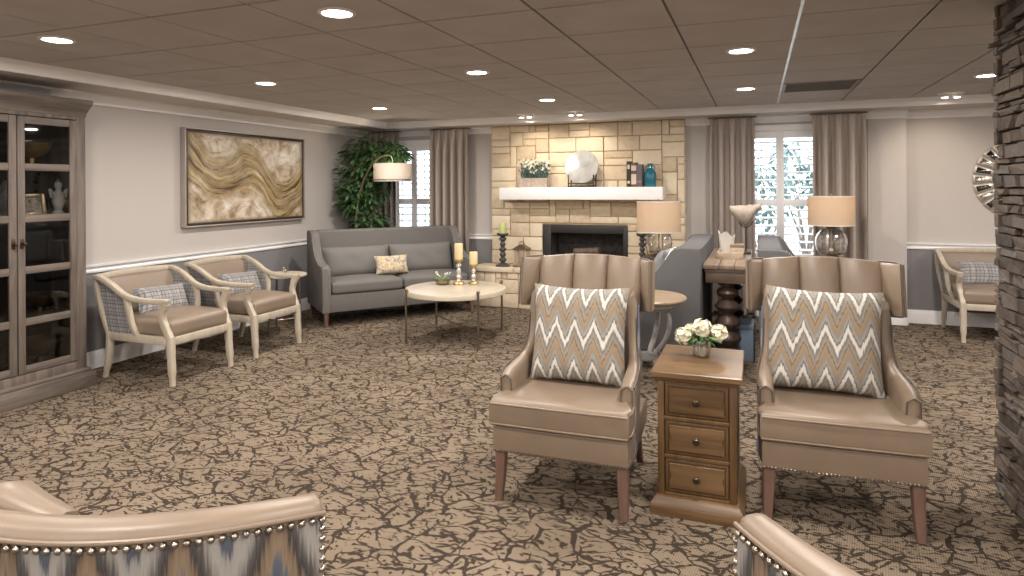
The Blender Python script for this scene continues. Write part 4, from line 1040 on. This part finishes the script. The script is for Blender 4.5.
bowl('dark footed bowl on the bottom shelf behind the right door', 3.22, 0, .14, .20, 'bronze')

# ================================================================== PAINTING
r = thing('framed_painting', 'large framed abstract painting of gold and cream waves on the left wall', 'painting', (XL, 5.555, 1.607))
hy, hz = .878, .485
bm = nb()
for a, b, c, d in ((-hy, -hy+.012, -hz, hz), (hy-.012, hy, -hz, hz), (-hy+.012, hy-.012, hz-.012, hz), (-hy+.012, hy-.012, -hz, -hz+.012)): bx(bm, .002, .070, a, b, c, d, .002)
obj('frame', bm, 'framegrey', r)
bm = nb(); e = .016; q = .024
for a, b, c, d in ((-hy+q, -hy+q+e, -hz+q, hz-q), (hy-q-e, hy-q, -hz+q, hz-q), (-hy+q+e, hy-q-e, hz-q-e, hz-q), (-hy+q+e, hy-q-e, -hz+q, -hz+q+e)): bx(bm, .004, .062, a, b, c, d, .003)
obj('inner_frame', bm, 'brownframe', r)
bm = nb(); bx(bm, .004, .056, -hy+.038, hy-.038, -hz+.038, hz-.038); obj('canvas', bm, 'canvas', r, 0)

# ================================================================== MIRROR, PILLAR
r = thing('sunburst_mirror', 'round sunburst mirror with mirrored rays on the recess wall, behind the pillar', 'mirror', (2.53, YR-.002, 1.545))
bm = nb(); lathe(bm, [(0, .0), (.21, .0), (.21, .02), (0, .02)], n=40); o = obj('mirror_glass', bm, 'mirror', r); o.rotation_euler = (PI/2, 0, 0)
bm = nb(); lathe(bm, [(.20, 0), (.235, 0), (.24, .025), (.225, .035), (.20, .028)], n=40); o = obj('inner_ring', bm, 'mirrorframe', r); o.rotation_euler = (PI/2, 0, 0)
bm = nb(); bx(bm, .245, .415, -.033, .033, .0, .018, .004); 
for v in bm.verts: v.co.y *= (.75+.7*(v.co.x-.245)/.17)
ray = obj('ray_frame', bm, 'mirrorframe', r)
bm = nb(); bx(bm, .268, .395, -.022, .022, .018, .022, .001)
for v in bm.verts: v.co.y *= (.75+.6*(v.co.x-.268)/.13)
rm = obj('ray_mirror', bm, 'mirror', ray); rm.location = (0, 0, 0)
for k in range(24):
    if k == 0: q, t = ray, rm
    else:
        q = ray.copy(); C.objects.link(q); q.parent = r; t = rm.copy(); C.objects.link(t); t.parent = q
        t.data = rm.data
    q.rotation_euler = (MX.Rotation(PI/2, 4, 'X') @ MX.Rotation(k*PI/12, 4, 'Z')).to_euler()
    if k % 2:
        t.material_slots[0].link = 'OBJECT'; t.material_slots[0].material = mt['mirrordk']
r = thing('stone_pillar', 'floor to ceiling pillar of stacked dark ledge stone at the right edge', 'pillar', (1.512, 3.28, 0))
bm = nb(); bx(bm, -.40, .40, -.42, .42, 0, ZC-.008); obj('core', bm, 'ledgeback', r, 0)
bm = nb(); rnd = random.Random(21)
for face in range(4):
    L, dpt = ((.42, .40), (.40, .42))[face % 2]
    Rm = MX.Rotation((-PI/2, 0, PI/2, PI)[face], 4, 'Z')    # -x, -y, +x, +y faces
    z = 0
    while z < ZC-.03:
        h = rnd.choice((.025, .034, .042, .05, .06, .07)); h = min(h, ZC-.009-z)
        if h < .012: break
        x = -L-.03+rnd.uniform(0, .05)
        while x < L+.02:
            wd = rnd.uniform(.07, .24); xe = min(x+wd, L+.045)
            pr = rnd.uniform(.008, .036) + (.014 if rnd.random() < .12 else 0)
            t = bmesh.new(); bmesh.ops.create_cube(t, size=1)
            for v in t.verts:
                v.co = V(((x+xe)/2+v.co.x*(xe-x-.004), -dpt-pr/2+v.co.y*(pr+.03), z+h/2+v.co.z*(h-.006)))
            bmesh.ops.bevel(t, geom=t.edges[:], offset=.004, segments=1, affect='EDGES')
            for v in t.verts: v.co += V((rnd.uniform(-.003, .003), rnd.uniform(-.009, .009) if v.co.y < -dpt-.004 else 0, rnd.uniform(-.0015, .0015)))
            join(bm, t, 0, Rm); x = xe
        z += h
for v in bm.verts: v.co.z = min(max(v.co.z, .0), ZC-.0085)
obj('ledge_stones', bm, 'ledge', r, 0)

# ================================================================== PLANTS
def leaf_cloud(bm, centers, n, size, rnd, droop=.4):
    for _ in range(n):
        c, R_ = rnd.choice(centers)
        while True:
            d = V((rnd.uniform(-1, 1), rnd.uniform(-1, 1), rnd.uniform(-1, 1)))
            if .15 < d.length <= 1: break
        p = V(c)+V((d.x*R_[0], d.y*R_[1], d.z*R_[2])); s = size*rnd.uniform(.65, 1.25)
        ax = V((d.x, d.y, d.z*.4-droop+rnd.uniform(-.4, .4))).normalized(); sd = ax.cross(V((rnd.uniform(-.4, .4), rnd.uniform(-.4, .4), 1))).normalized(); up = sd.cross(ax)
        q = [p, p+ax*s*.35+sd*s*.22-up*s*.04, p+ax*s*.72+sd*s*.15-up*s*.03, p+ax*s-up*s*.10, p+ax*s*.72-sd*s*.15-up*s*.03, p+ax*s*.35-sd*s*.22-up*s*.04, p+ax*s*.5+up*s*.03]
        vs = [bm.verts.new(x) for x in q]
        for a, b in ((0, 1), (1, 2), (2, 3), (3, 4), (4, 5), (5, 0)): bm.faces.new((vs[a], vs[b], vs[6]))
def ficus():
    rnd = random.Random(4); fx, fyy = -4.73, 7.27
    r = thing('ficus_tree', 'tall green potted ficus tree in the left back corner', 'plant', (fx, fyy, 0))
    bm = nb(); lathe(bm, [(.12, 0), (.15, .02), (.17, .28), (.18, .30), (.18, .33), (.165, .33), (.155, .28), (0, .28)], n=24); obj('pot', bm, 'pot', r)
    bm = nb()
    for k in range(4):
        a = k*1.6; pts = [(.03*math.cos(a), .03*math.sin(a), .27), (.05*math.cos(a+1), .05*math.sin(a+1), .7), (.06*math.cos(a+2), .06*math.sin(a+2), 1.1), (.10*math.cos(a+2.5), .10*math.sin(a+2.5), 1.5), (.16*math.cos(a+2.5), .12*math.sin(a+2.5), 1.95)]
        tube(bm, curve(pts), [.022-.0006*i for i in range(25)], 8)
    for k in range(14):
        a = k*2.4; z = .95+.085*k; tube(bm, curve([(.06*math.cos(a), .06*math.sin(a), z), (.2*math.cos(a), .16*math.sin(a), z+.08), (.34*math.cos(a), .24*math.sin(a), z+.04)]), .006, 5)
    obj('trunk', bm, 'bark', r)
    cs = [((-.06, 0, 2.0), (.34, .26, .16)), ((.12, 0, 1.95), (.34, .26, .18)), ((-.1, -.06, 1.75), (.34, .28, .24)), ((.12, -.05, 1.72), (.34, .26, .22)), ((-.16, -.08, 1.5), (.26, .28, .2)), ((-.02, -.05, 1.42), (.25, .24, .2)), ((-.2, -.1, 1.3), (.2, .26, .14)), ((.0, -.05, 1.08), (.24, .24, .14)), ((-.05, 0, .98), (.24, .22, .12)), ((.42, -.06, 1.93), (.16, .18, .13))]
    bm = nb(); leaf_cloud(bm, cs, 2600, .095, rnd)
    for v in bm.verts:
        v.co.z = min(v.co.z, 2.19-.0); lim = XL+.012-fx
        if v.co.x < lim: v.co.x = lim+rnd.uniform(0, .02)
        if v.co.y > .37: v.co.y = .37-rnd.uniform(0, .03)
    o = obj('foliage', bm, 'leaf', r, 0)
ficus()
# shrubs outside the windows
def shrub(label, loc, s, seed, n=420):
    rnd = random.Random(seed); r = thing('garden_shrub', label, 'shrub', loc, 0)
    bm = nb()
    for k in range(6):
        a = k*1.05; tube(bm, [(0, 0, 0), (.12*s*math.cos(a), .12*s*math.sin(a), .6*s), (.4*s*math.cos(a), .4*s*math.sin(a), 1.4*s)], [.03*s, .02*s, .008*s], 6)
    obj('stems', bm, 'bark', r)
    cs = [((rnd.uniform(-.7, .7)*s, rnd.uniform(-.4, .4)*s, rnd.uniform(1.25, 2.0)*s), (.4*s, .35*s, .25*s)) for _ in range(8)]
    bm = nb(); leaf_cloud(bm, cs, n, .17*s, rnd); obj('foliage', bm, 'leaf2', r, 0)
for i, (x, y, s, lb) in enumerate(((.05, 12.6, 1.0, 'nearer leafy shrub outside the right window, seen mostly through its left shutter'), (1.0, 15.4, 1.3, 'farther leafy shrub outside the right window, seen mostly through its right shutter'))):
    shrub(lb, (x, y, -.3), s, 30+i)

# ================================================================== SMALL THINGS
def pillar_candle(label, loc, R0, h, mat):
    r = thing('pillar_candle', label, 'candle', loc)
    bm = nb(); lathe(bm, [(R0*.97, 0), (R0, .004), (R0, h-.006), (R0*.93, h), (R0*.6, h-.004), (0, h-.006)], n=24); obj('wax', bm, mat, r)
    bm = nb(); tube(bm, [(0, 0, h-.008), (.001, 0, h+.012)], .0015, 5); obj('wick', bm, 'black', r)
def candlestick(label, loc, h, R0, mat, foot=None, cup=None):
    r = thing('candlestick', label, 'candle holder', loc)
    bm = nb(); lathe(bm, [(R0*1.25, 0), (R0*1.3, .008), (R0*1.22, .018), (R0*.9, .028), (R0*.6, .035)], n=24); obj('foot', bm, foot or mat, r)
    seg = [(R0*.6, .035), (R0*.35, .05)]
    z = .05; k = max(2, round((h-.09)/.062)); st = (h-.09)/k
    for i in range(k):
        f = (.62, .5, .58, .46)[i % 4]
        seg += [(R0*.34, z+st*.08), (R0*f, z+st*.3), (R0*(f+.04), z+st*.5), (R0*f, z+st*.7), (R0*.34, z+st*.92)]; z += st
    bm = nb(); lathe(bm, seg+[(R0*.4, h-.04)], n=20); obj('turned_stem', bm, mat, r)
    bm = nb(); lathe(bm, [(R0*.4, h-.04), (R0*.8, h-.03), (R0*1.02, h-.02), (R0*1.05, h-.004), (R0*1.0, h), (0, h)], n=24); obj('cup', bm, cup or mat, r)
TT = .50
candlestick('taller mercury glass candlestick on a gold foot, on the coffee table', (-2.86, 5.98, TT), .265, .047, 'mercury', 'goldleaf', 'goldleaf')
pillar_candle('cream pillar candle on the taller candlestick, coffee table', (-2.86, 5.98, TT+.265), .043, .155, 'candle')
candlestick('shorter mercury glass candlestick on a gold foot, on the coffee table', (-2.73, 6.06, TT), .205, .042, 'mercury', 'goldleaf', 'goldleaf')
pillar_candle('cream pillar candle on the shorter candlestick, coffee table', (-2.73, 6.06, TT+.205), .042, .125, 'candle')
r = thing('succulent_bowl', 'small bowl of green succulents on the coffee table', 'plant', (-3.02, 5.93, TT))
bm = nb(); lathe(bm, [(.045, 0), (.065, .01), (.075, .03), (.072, .05), (.066, .052), (.06, .042), (0, .04)], n=24); obj('bowl', bm, 'bronze', r)
bm = nb(); rnd = random.Random(8)
for (cx, cy, s) in ((0, 0, 1), (-.045, .01, .8), (.045, 0, .8), (.01, -.045, .75), (-.02, .04, .7)):
    for ring, n, el in ((0, 5, 70), (1, 8, 45), (2, 9, 20)):
        for k in range(n):
            a = 2*PI*k/n+ring*.4; e = math.radians(el+rnd.uniform(-8, 8)); L = s*(.03+.012*ring)
            d = V((math.cos(a)*math.cos(e), math.sin(a)*math.cos(e), math.sin(e)))
            p0 = V((cx, cy, .05)); tube(bm, [p0, p0+d*L*.6, p0+d*L], [.004, .009*s, .0015], 5)
obj('succulents', bm, 'succ', r)
bm = nb()
for k in range(7):
    a = rnd.uniform(0, 6.3); tube(bm, [(0, 0, .05), (.06*math.cos(a), .06*math.sin(a), .09+.03*rnd.random()), (.085*math.cos(a), .085*math.sin(a), .10+.03*rnd.random())], .002, 5); ball(bm, (.085*math.cos(a), .085*math.sin(a), .105+.02*rnd.random()), .009, 6)
obj('sprigs', bm, 'litpetal', r)
# hearth
HT = .50
candlestick('charcoal turned candle holder on the left of the stone hearth', (-2.985, 7.52, HT), .415, .072, 'dkgrey')
pillar_candle('lime green pillar candle on the left hearth holder', (-2.985, 7.52, HT+.415), .046, .135, 'candleg')
candlestick('charcoal turned candle holder on the right of the hearth behind the lamp', (-1.26, 7.60, HT), .44, .066, 'dkgrey')
pillar_candle('lime green pillar candle on the right hearth holder', (-1.26, 7.60, HT+.44), .042, .10, 'candleg')
r = thing('lantern', 'rustic wooden candle lantern on the hearth left of the firebox', 'lantern', (-2.745, 7.56, HT))
bm = nb(); bx(bm, -.085, .085, -.085, .085, 0, .022, .003); obj('base', bm, 'bronze', r)
bm = nb()
for sx in (-1, 1):
    for sy in (-1, 1): bx(bm, sx*.075-.008, sx*.075+.008, sy*.075-.008, sy*.075+.008, .022, .21, .002)
for a in (-.027, .027):
    for s in (-1, 1):
        bx(bm, a-.004, a+.004, s*.075-.004, s*.075+.004, .022, .21); bx(bm, s*.075-.004, s*.075+.004, a-.004, a+.004, .022, .21)
obj('bars', bm, 'tray', r)
bm = nb(); rings = [[(-o, -o, z), (o, -o, z), (o, o, z), (-o, o, z)] for o, z in ((.09, .21), (.09, .228), (.045, .262), (.03, .275))]; loft(bm, rings); obj('roof', bm, 'bronze', r, 20)
bm = nb(); tube(bm, [(.03*math.cos(t*PI/6), 0, .285+.03*math.sin(t*PI/6)) for t in range(-1, 8)], .004, 6); obj('ring_handle', bm, 'bronze', r)
bm = nb(); lathe(bm, [(.03, .022), (.03, .10), (0, .10)], n=16); obj('candle', bm, 'candle', r)
# mantel
MZ = 1.487
r = thing('flower_planter', 'whitewashed planter box of white sprigs at the left end of the mantel', 'planter', (-2.60, 7.63, MZ))
bm = nb(); loft(bm, [[(-a, -b, z), (a, -b, z), (a, b, z), (-a, b, z)] for a, b, z in ((.175, .06, 0), (.195, .068, .115), (.182, .058, .115), (.17, .05, .09))]); obj('box', bm, 'planter', r, 30)
rnd = random.Random(2); bm = nb(); b2 = nb(); b3 = nb()
for k in range(150):
    x, y = rnd.uniform(-.165, .165), rnd.uniform(-.045, .045); dx, dy = rnd.gauss(0, .03), rnd.gauss(0, .03); h = rnd.uniform(.09, .25)
    tube(bm, [(x, y, .09), (x+dx*.4, y+dy*.4, .09+h*.6), (x+dx, y+dy, .09+h)], .0022, 4)
    for j in range(3):
        t = rnd.uniform(.25, .95); p = V((x+dx*t, y+dy*t, .09+h*t)); a = rnd.uniform(0, 6.3); d = V((math.cos(a), math.sin(a), .7)).normalized()
        tube(bm, [p, p+d*.018, p+d*.035], [.001, .006, .001], 4)
    if k % 4:
        for j in range(4): ico(b2, (x+dx+rnd.uniform(-.012, .012), y+dy+rnd.uniform(-.012, .012), .09+h+rnd.uniform(-.012, .015)), rnd.uniform(.007, .012), 1)
obj('greenery', bm, 'leaf2', r); obj('blossoms', b2, 'litpetal', r)
r = thing('plate_stand', 'dark plate stand in the middle of the mantel', 'plate stand', (-1.985, 7.62, MZ))
bm = nb()
for sx in (-1, 1):
    tube(bm, [(sx*.155, -.06, .0), (sx*.155, -.055, .15)], .008, 8); tube(bm, [(sx*.155, -.055, .012), (sx*.155, .09, .012)], .008, 8); tube(bm, [(sx*.155, .06, .0), (sx*.155, .085, .17)], .008, 8)
for y, z in ((-.055, .045), (.02, .012), (.075, .10)): tube(bm, [(-.155, y, z), (.155, y, z)], .007, 8)
obj('wire_frame', bm, 'black', r)
bm = nb(); R0 = .205; lathe(bm, [(0, .0), (.09, .0), (.12, .008), (R0, .028), (R0, .034), (.12, .016), (.09, .008), (0, .008)], n=48)
o = obj('plate', bm, 'porcelain', None, 60); o.matrix_world = MX.Translation((-1.985, 7.635, MZ+.243)) @ MX.Rotation(math.radians(78), 4, 'X'); tag(o, 'large round pearly plate displayed upright on the mantel', 'plate')
bkx = -1.430
for k, (w_, h, mat, d, lb, lm) in enumerate(((.048, .30, 'bookA', .15, 'black hardback book, leftmost of the three on the mantel', 'label'), (.066, .285, 'bookB', .14, 'brown hardback book with pale spine bands, middle of three on the mantel', 'label'), (.062, .262, 'bookC', .15, 'grey hardback book beside the teal bottle on the mantel', 'labelb'))):
    r = thing('book', lb, 'book', (bkx+w_/2, 7.63, MZ), 0, 'books on the mantel')
    bm = nb(); bx(bm, -w_/2, -w_/2+.004, -d/2, d/2, 0, h, .001); bx(bm, w_/2-.004, w_/2, -d/2, d/2, 0, h, .001); bx(bm, -w_/2, w_/2, -d/2-.003, -d/2+.003, 0, h, .002); obj('cover', bm, mat, r)
    bm = nb(); bx(bm, -w_/2+.004, w_/2-.004, -d/2+.003, d/2-.004, .004, h-.005); obj('pages', bm, 'paper', r, 0)
    bm = nb()
    if k == 0: bx(bm, -w_/2+.010, w_/2-.010, -d/2-.0045, -d/2-.003, .21, .26); bx(bm, -w_/2+.010, w_/2-.010, -d/2-.0045, -d/2-.003, .04, .07)
    elif k == 1: bx(bm, -w_/2+.004, w_/2-.004, -d/2-.0045, -d/2-.003, .19, .25); bx(bm, -w_/2+.004, w_/2-.004, -d/2-.0045, -d/2-.003, .03, .15)
    else: bx(bm, -w_/2+.006, w_/2-.006, -d/2-.0045, -d/2-.003, .05, .07)
    obj('spine_label', bm, lm, r, 0); bkx += w_+.002
r = thing('glass_bottle', 'teal glass bottle at the right end of the mantel books', 'bottle', (-1.165, 7.62, MZ))
bm = nb(); rings = []
for a, z in ((.058, 0), (.066, .01), (.070, .10), (.066, .165), (.045, .20), (.024, .215), (.021, .25), (.031, .258), (.031, .272), (.016, .273)):
    rings.append([(math.copysign(abs(math.cos(t))**.6, math.cos(t))*a, math.copysign(abs(math.sin(t))**.6, math.sin(t))*a*.8, z) for t in [2*PI*(i+.5)/24 for i in range(24)]])
loft(bm, rings); obj('body', bm, 'bottleb', r)
bm = nb()
for s in (-1, 1): tube(bm, curve([(s*.02, 0, .245), (s*.047, 0, .242), (s*.054, 0, .215), (s*.045, 0, .20)]), .005, 6)
obj('handle', bm, 'bottleb', r)
# console top
CT = .85
r = thing('wooden_tray', 'bleached wood block tray at the near end of the console', 'tray', (-.222, 6.17, CT))
bm = nb(); bx(bm, -.11, .11, -.20, .20, 0, .012, .003)
for a, b, c, d in ((-.11, -.098, -.20, .20), (.098, .11, -.20, .20), (-.098, .098, -.20, -.188), (-.098, .098, .188, .20)): bx(bm, a, b, c, d, .012, .062, .003)
obj('body', bm, 'tray', r)
r = thing('fluted_vase', 'pale flared vase with a cut rim on the console tray', 'vase', (-.258, 6.10, CT+.012))
bm = nb(); N = 32; rings = []
for rad, z in ((.040, 0), (.046, .01), (.056, .09), (.066, .16), (.072, .20), (.066, .198), (.05, .09), (.038, .02)):
    rings.append([(rad*(1+.04*math.cos(8*2*PI*i/N))*math.cos(2*PI*i/N), rad*(1+.04*math.cos(8*2*PI*i/N))*math.sin(2*PI*i/N), z+(.016*math.cos(4*2*PI*i/N)+.02*math.cos(2*PI*i/N+2.6) if z > .15 else 0)) for i in range(N)])
loft(bm, rings); obj('body', bm, 'paleceramic', r)
r = thing('wooden_box', 'small wooden lidded box on the console tray beside the vase', 'box', (-.172, 6.12, CT+.012), .05)
bm = nb(); bx(bm, -.055, .055, -.07, .07, 0, .085, .003); obj('body', bm, 'tray', r)
bm = nb(); bx(bm, -.058, .058, -.073, .073, .085, .112, .003); obj('lid', bm, 'consoletop', r)
r = thing('driftwood_sculpture', 'grey driftwood sculpture on a metal stand on the console', 'sculpture', (-.112, 6.50, CT))
bm = nb(); bx(bm, -.055, .055, -.07, .07, 0, .025, .004); obj('base', bm, 'console', r)
bm = nb(); tube(bm, [(.01, 0, .02), (.01, 0, .30)], .006, 8); tube(bm, curve([(.01, 0, .24), (-.03, 0, .27), (-.055, 0, .30)]), .005, 6); tube(bm, curve([(.01, 0, .24), (.05, 0, .27), (.075, 0, .31)]), .005, 6); obj('stand', bm, 'pineknob', r)
bm = nb(); rings = []; rnd = random.Random(9)
for x, zc, a, b in ((-.135, .425, .02, .022), (-.125, .42, .045, .038), (-.09, .40, .06, .058), (-.04, .375, .066, .085), (.01, .36, .066, .102), (.05, .375, .06, .09), (.085, .41, .05, .055), (.11, .435, .04, .036), (.135, .445, .036, .034), (.152, .448, .018, .018)):
    rings.append([(x+rnd.uniform(-.006, .006), a*math.cos(2*PI*i/14)*rnd.uniform(.86, 1.1), zc+b*math.sin(2*PI*i/14)*rnd.uniform(.88, 1.08)) for i in range(14)])
loft(bm, rings); obj('driftwood', bm, 'cobble', r, 60)
# flowers on the chest
TZ = .655
r = thing('flower_vase', 'small glass vase of ivory flowers on the drawer chest', 'vase', (-.262, 3.32, TZ), .3)
prof = [(.034, 0), (.040, .004), (.046, .03), (.046, .07), (.043, .082)]
bm = nb(); lathe(bm, prof+[(a*.93, max(z, .006)) for a, z in prof[::-1]], n=28); obj('glass', bm, 'glass', r, 60)
bm = nb(); lathe(bm, [(0, .007), (.037, .007), (.0405, .03), (.0405, .045), (0, .045)], n=24); obj('water', bm, 'windowpane', r)
rnd = random.Random(12); FL = [(-.088, -.005, .100, .043), (-.002, -.015, .142, .047), (.078, -.02, .118, .045), (-.045, .03, .118, .036), (.045, .045, .112, .036)]
bm = nb()
for x, y, z, s in FL: tube(bm, curve([(x*.15+rnd.uniform(-.015, .015), y*.15, .01), (x*.35, y*.35, .075), (x*.85, y*.85, z-.02)]), .0028, 5)
obj('stems', bm, 'stem', r)
for x, y, z, s in FL:
    bm = nb(); M0 = V((x, y, z)); out = V((x, y, .06)).normalized()
    for k in range(46):
        ph = math.acos(1-1.55*(k+.5)/46); a = k*2.399; d = V((math.sin(ph)*math.cos(a), math.sin(ph)*math.sin(a), math.cos(ph)))
        q = V((0, 0, 1)).rotation_difference(out); d = q @ d; t1 = d.orthogonal().normalized(); t2 = d.cross(t1); R_ = s*(.62+.38*rnd.random()); w_ = s*.36
        c = M0+d*R_; cen = bm.verts.new(M0+d*(R_*.86)); ring = [bm.verts.new(c+(t1*math.cos(j*PI/3)+t2*math.sin(j*PI/3))*w_*rnd.uniform(.75, 1.1)+d*rnd.uniform(-.003, .004)) for j in range(6)]
        for j in range(6): bm.faces.new((cen, ring[j], ring[(j+1) % 6]))
    ico(bm, M0, s*.62, 2); obj('blossom', bm, 'petal', r, 60)
bm = nb(); leaf_cloud(bm, [((0, 0, .095), (.075, .065, .022))], 60, .055, rnd, .1); obj('leaves', bm, 'stem', r, 0)

# ================================================================== GROUPS OF REPEATS
for base, g in (('wing_chair', 'wing chairs beside the drawer chest'), ('armchair', 'open armchairs along the left wall'), ('barrel_chair', 'curved tub chairs in the foreground'), ('sofa', 'grey sofas'), ('curtain_panel', 'curtains at the windows'), ('table_lamp', 'glass table lamps'), ('end_table', 'round end tables under the lamps'), ('candlestick', 'candlesticks and holders'), ('pillar_candle', 'pillar candles'), ('figurine', 'figurines in the cabinet'), ('pedestal_bowl', 'bowls in the cabinet'), ('garden_shrub', 'shrubs outside the right window'), ('lumbar_pillow', 'lumbar pillows on the seats'), ('throw_pillow', 'square pillows on the seats')):
    for o in C.objects:
        if o.parent is None and o.name.split('.')[0] == base and 'label' in o and 'group' not in o: o['group'] = g
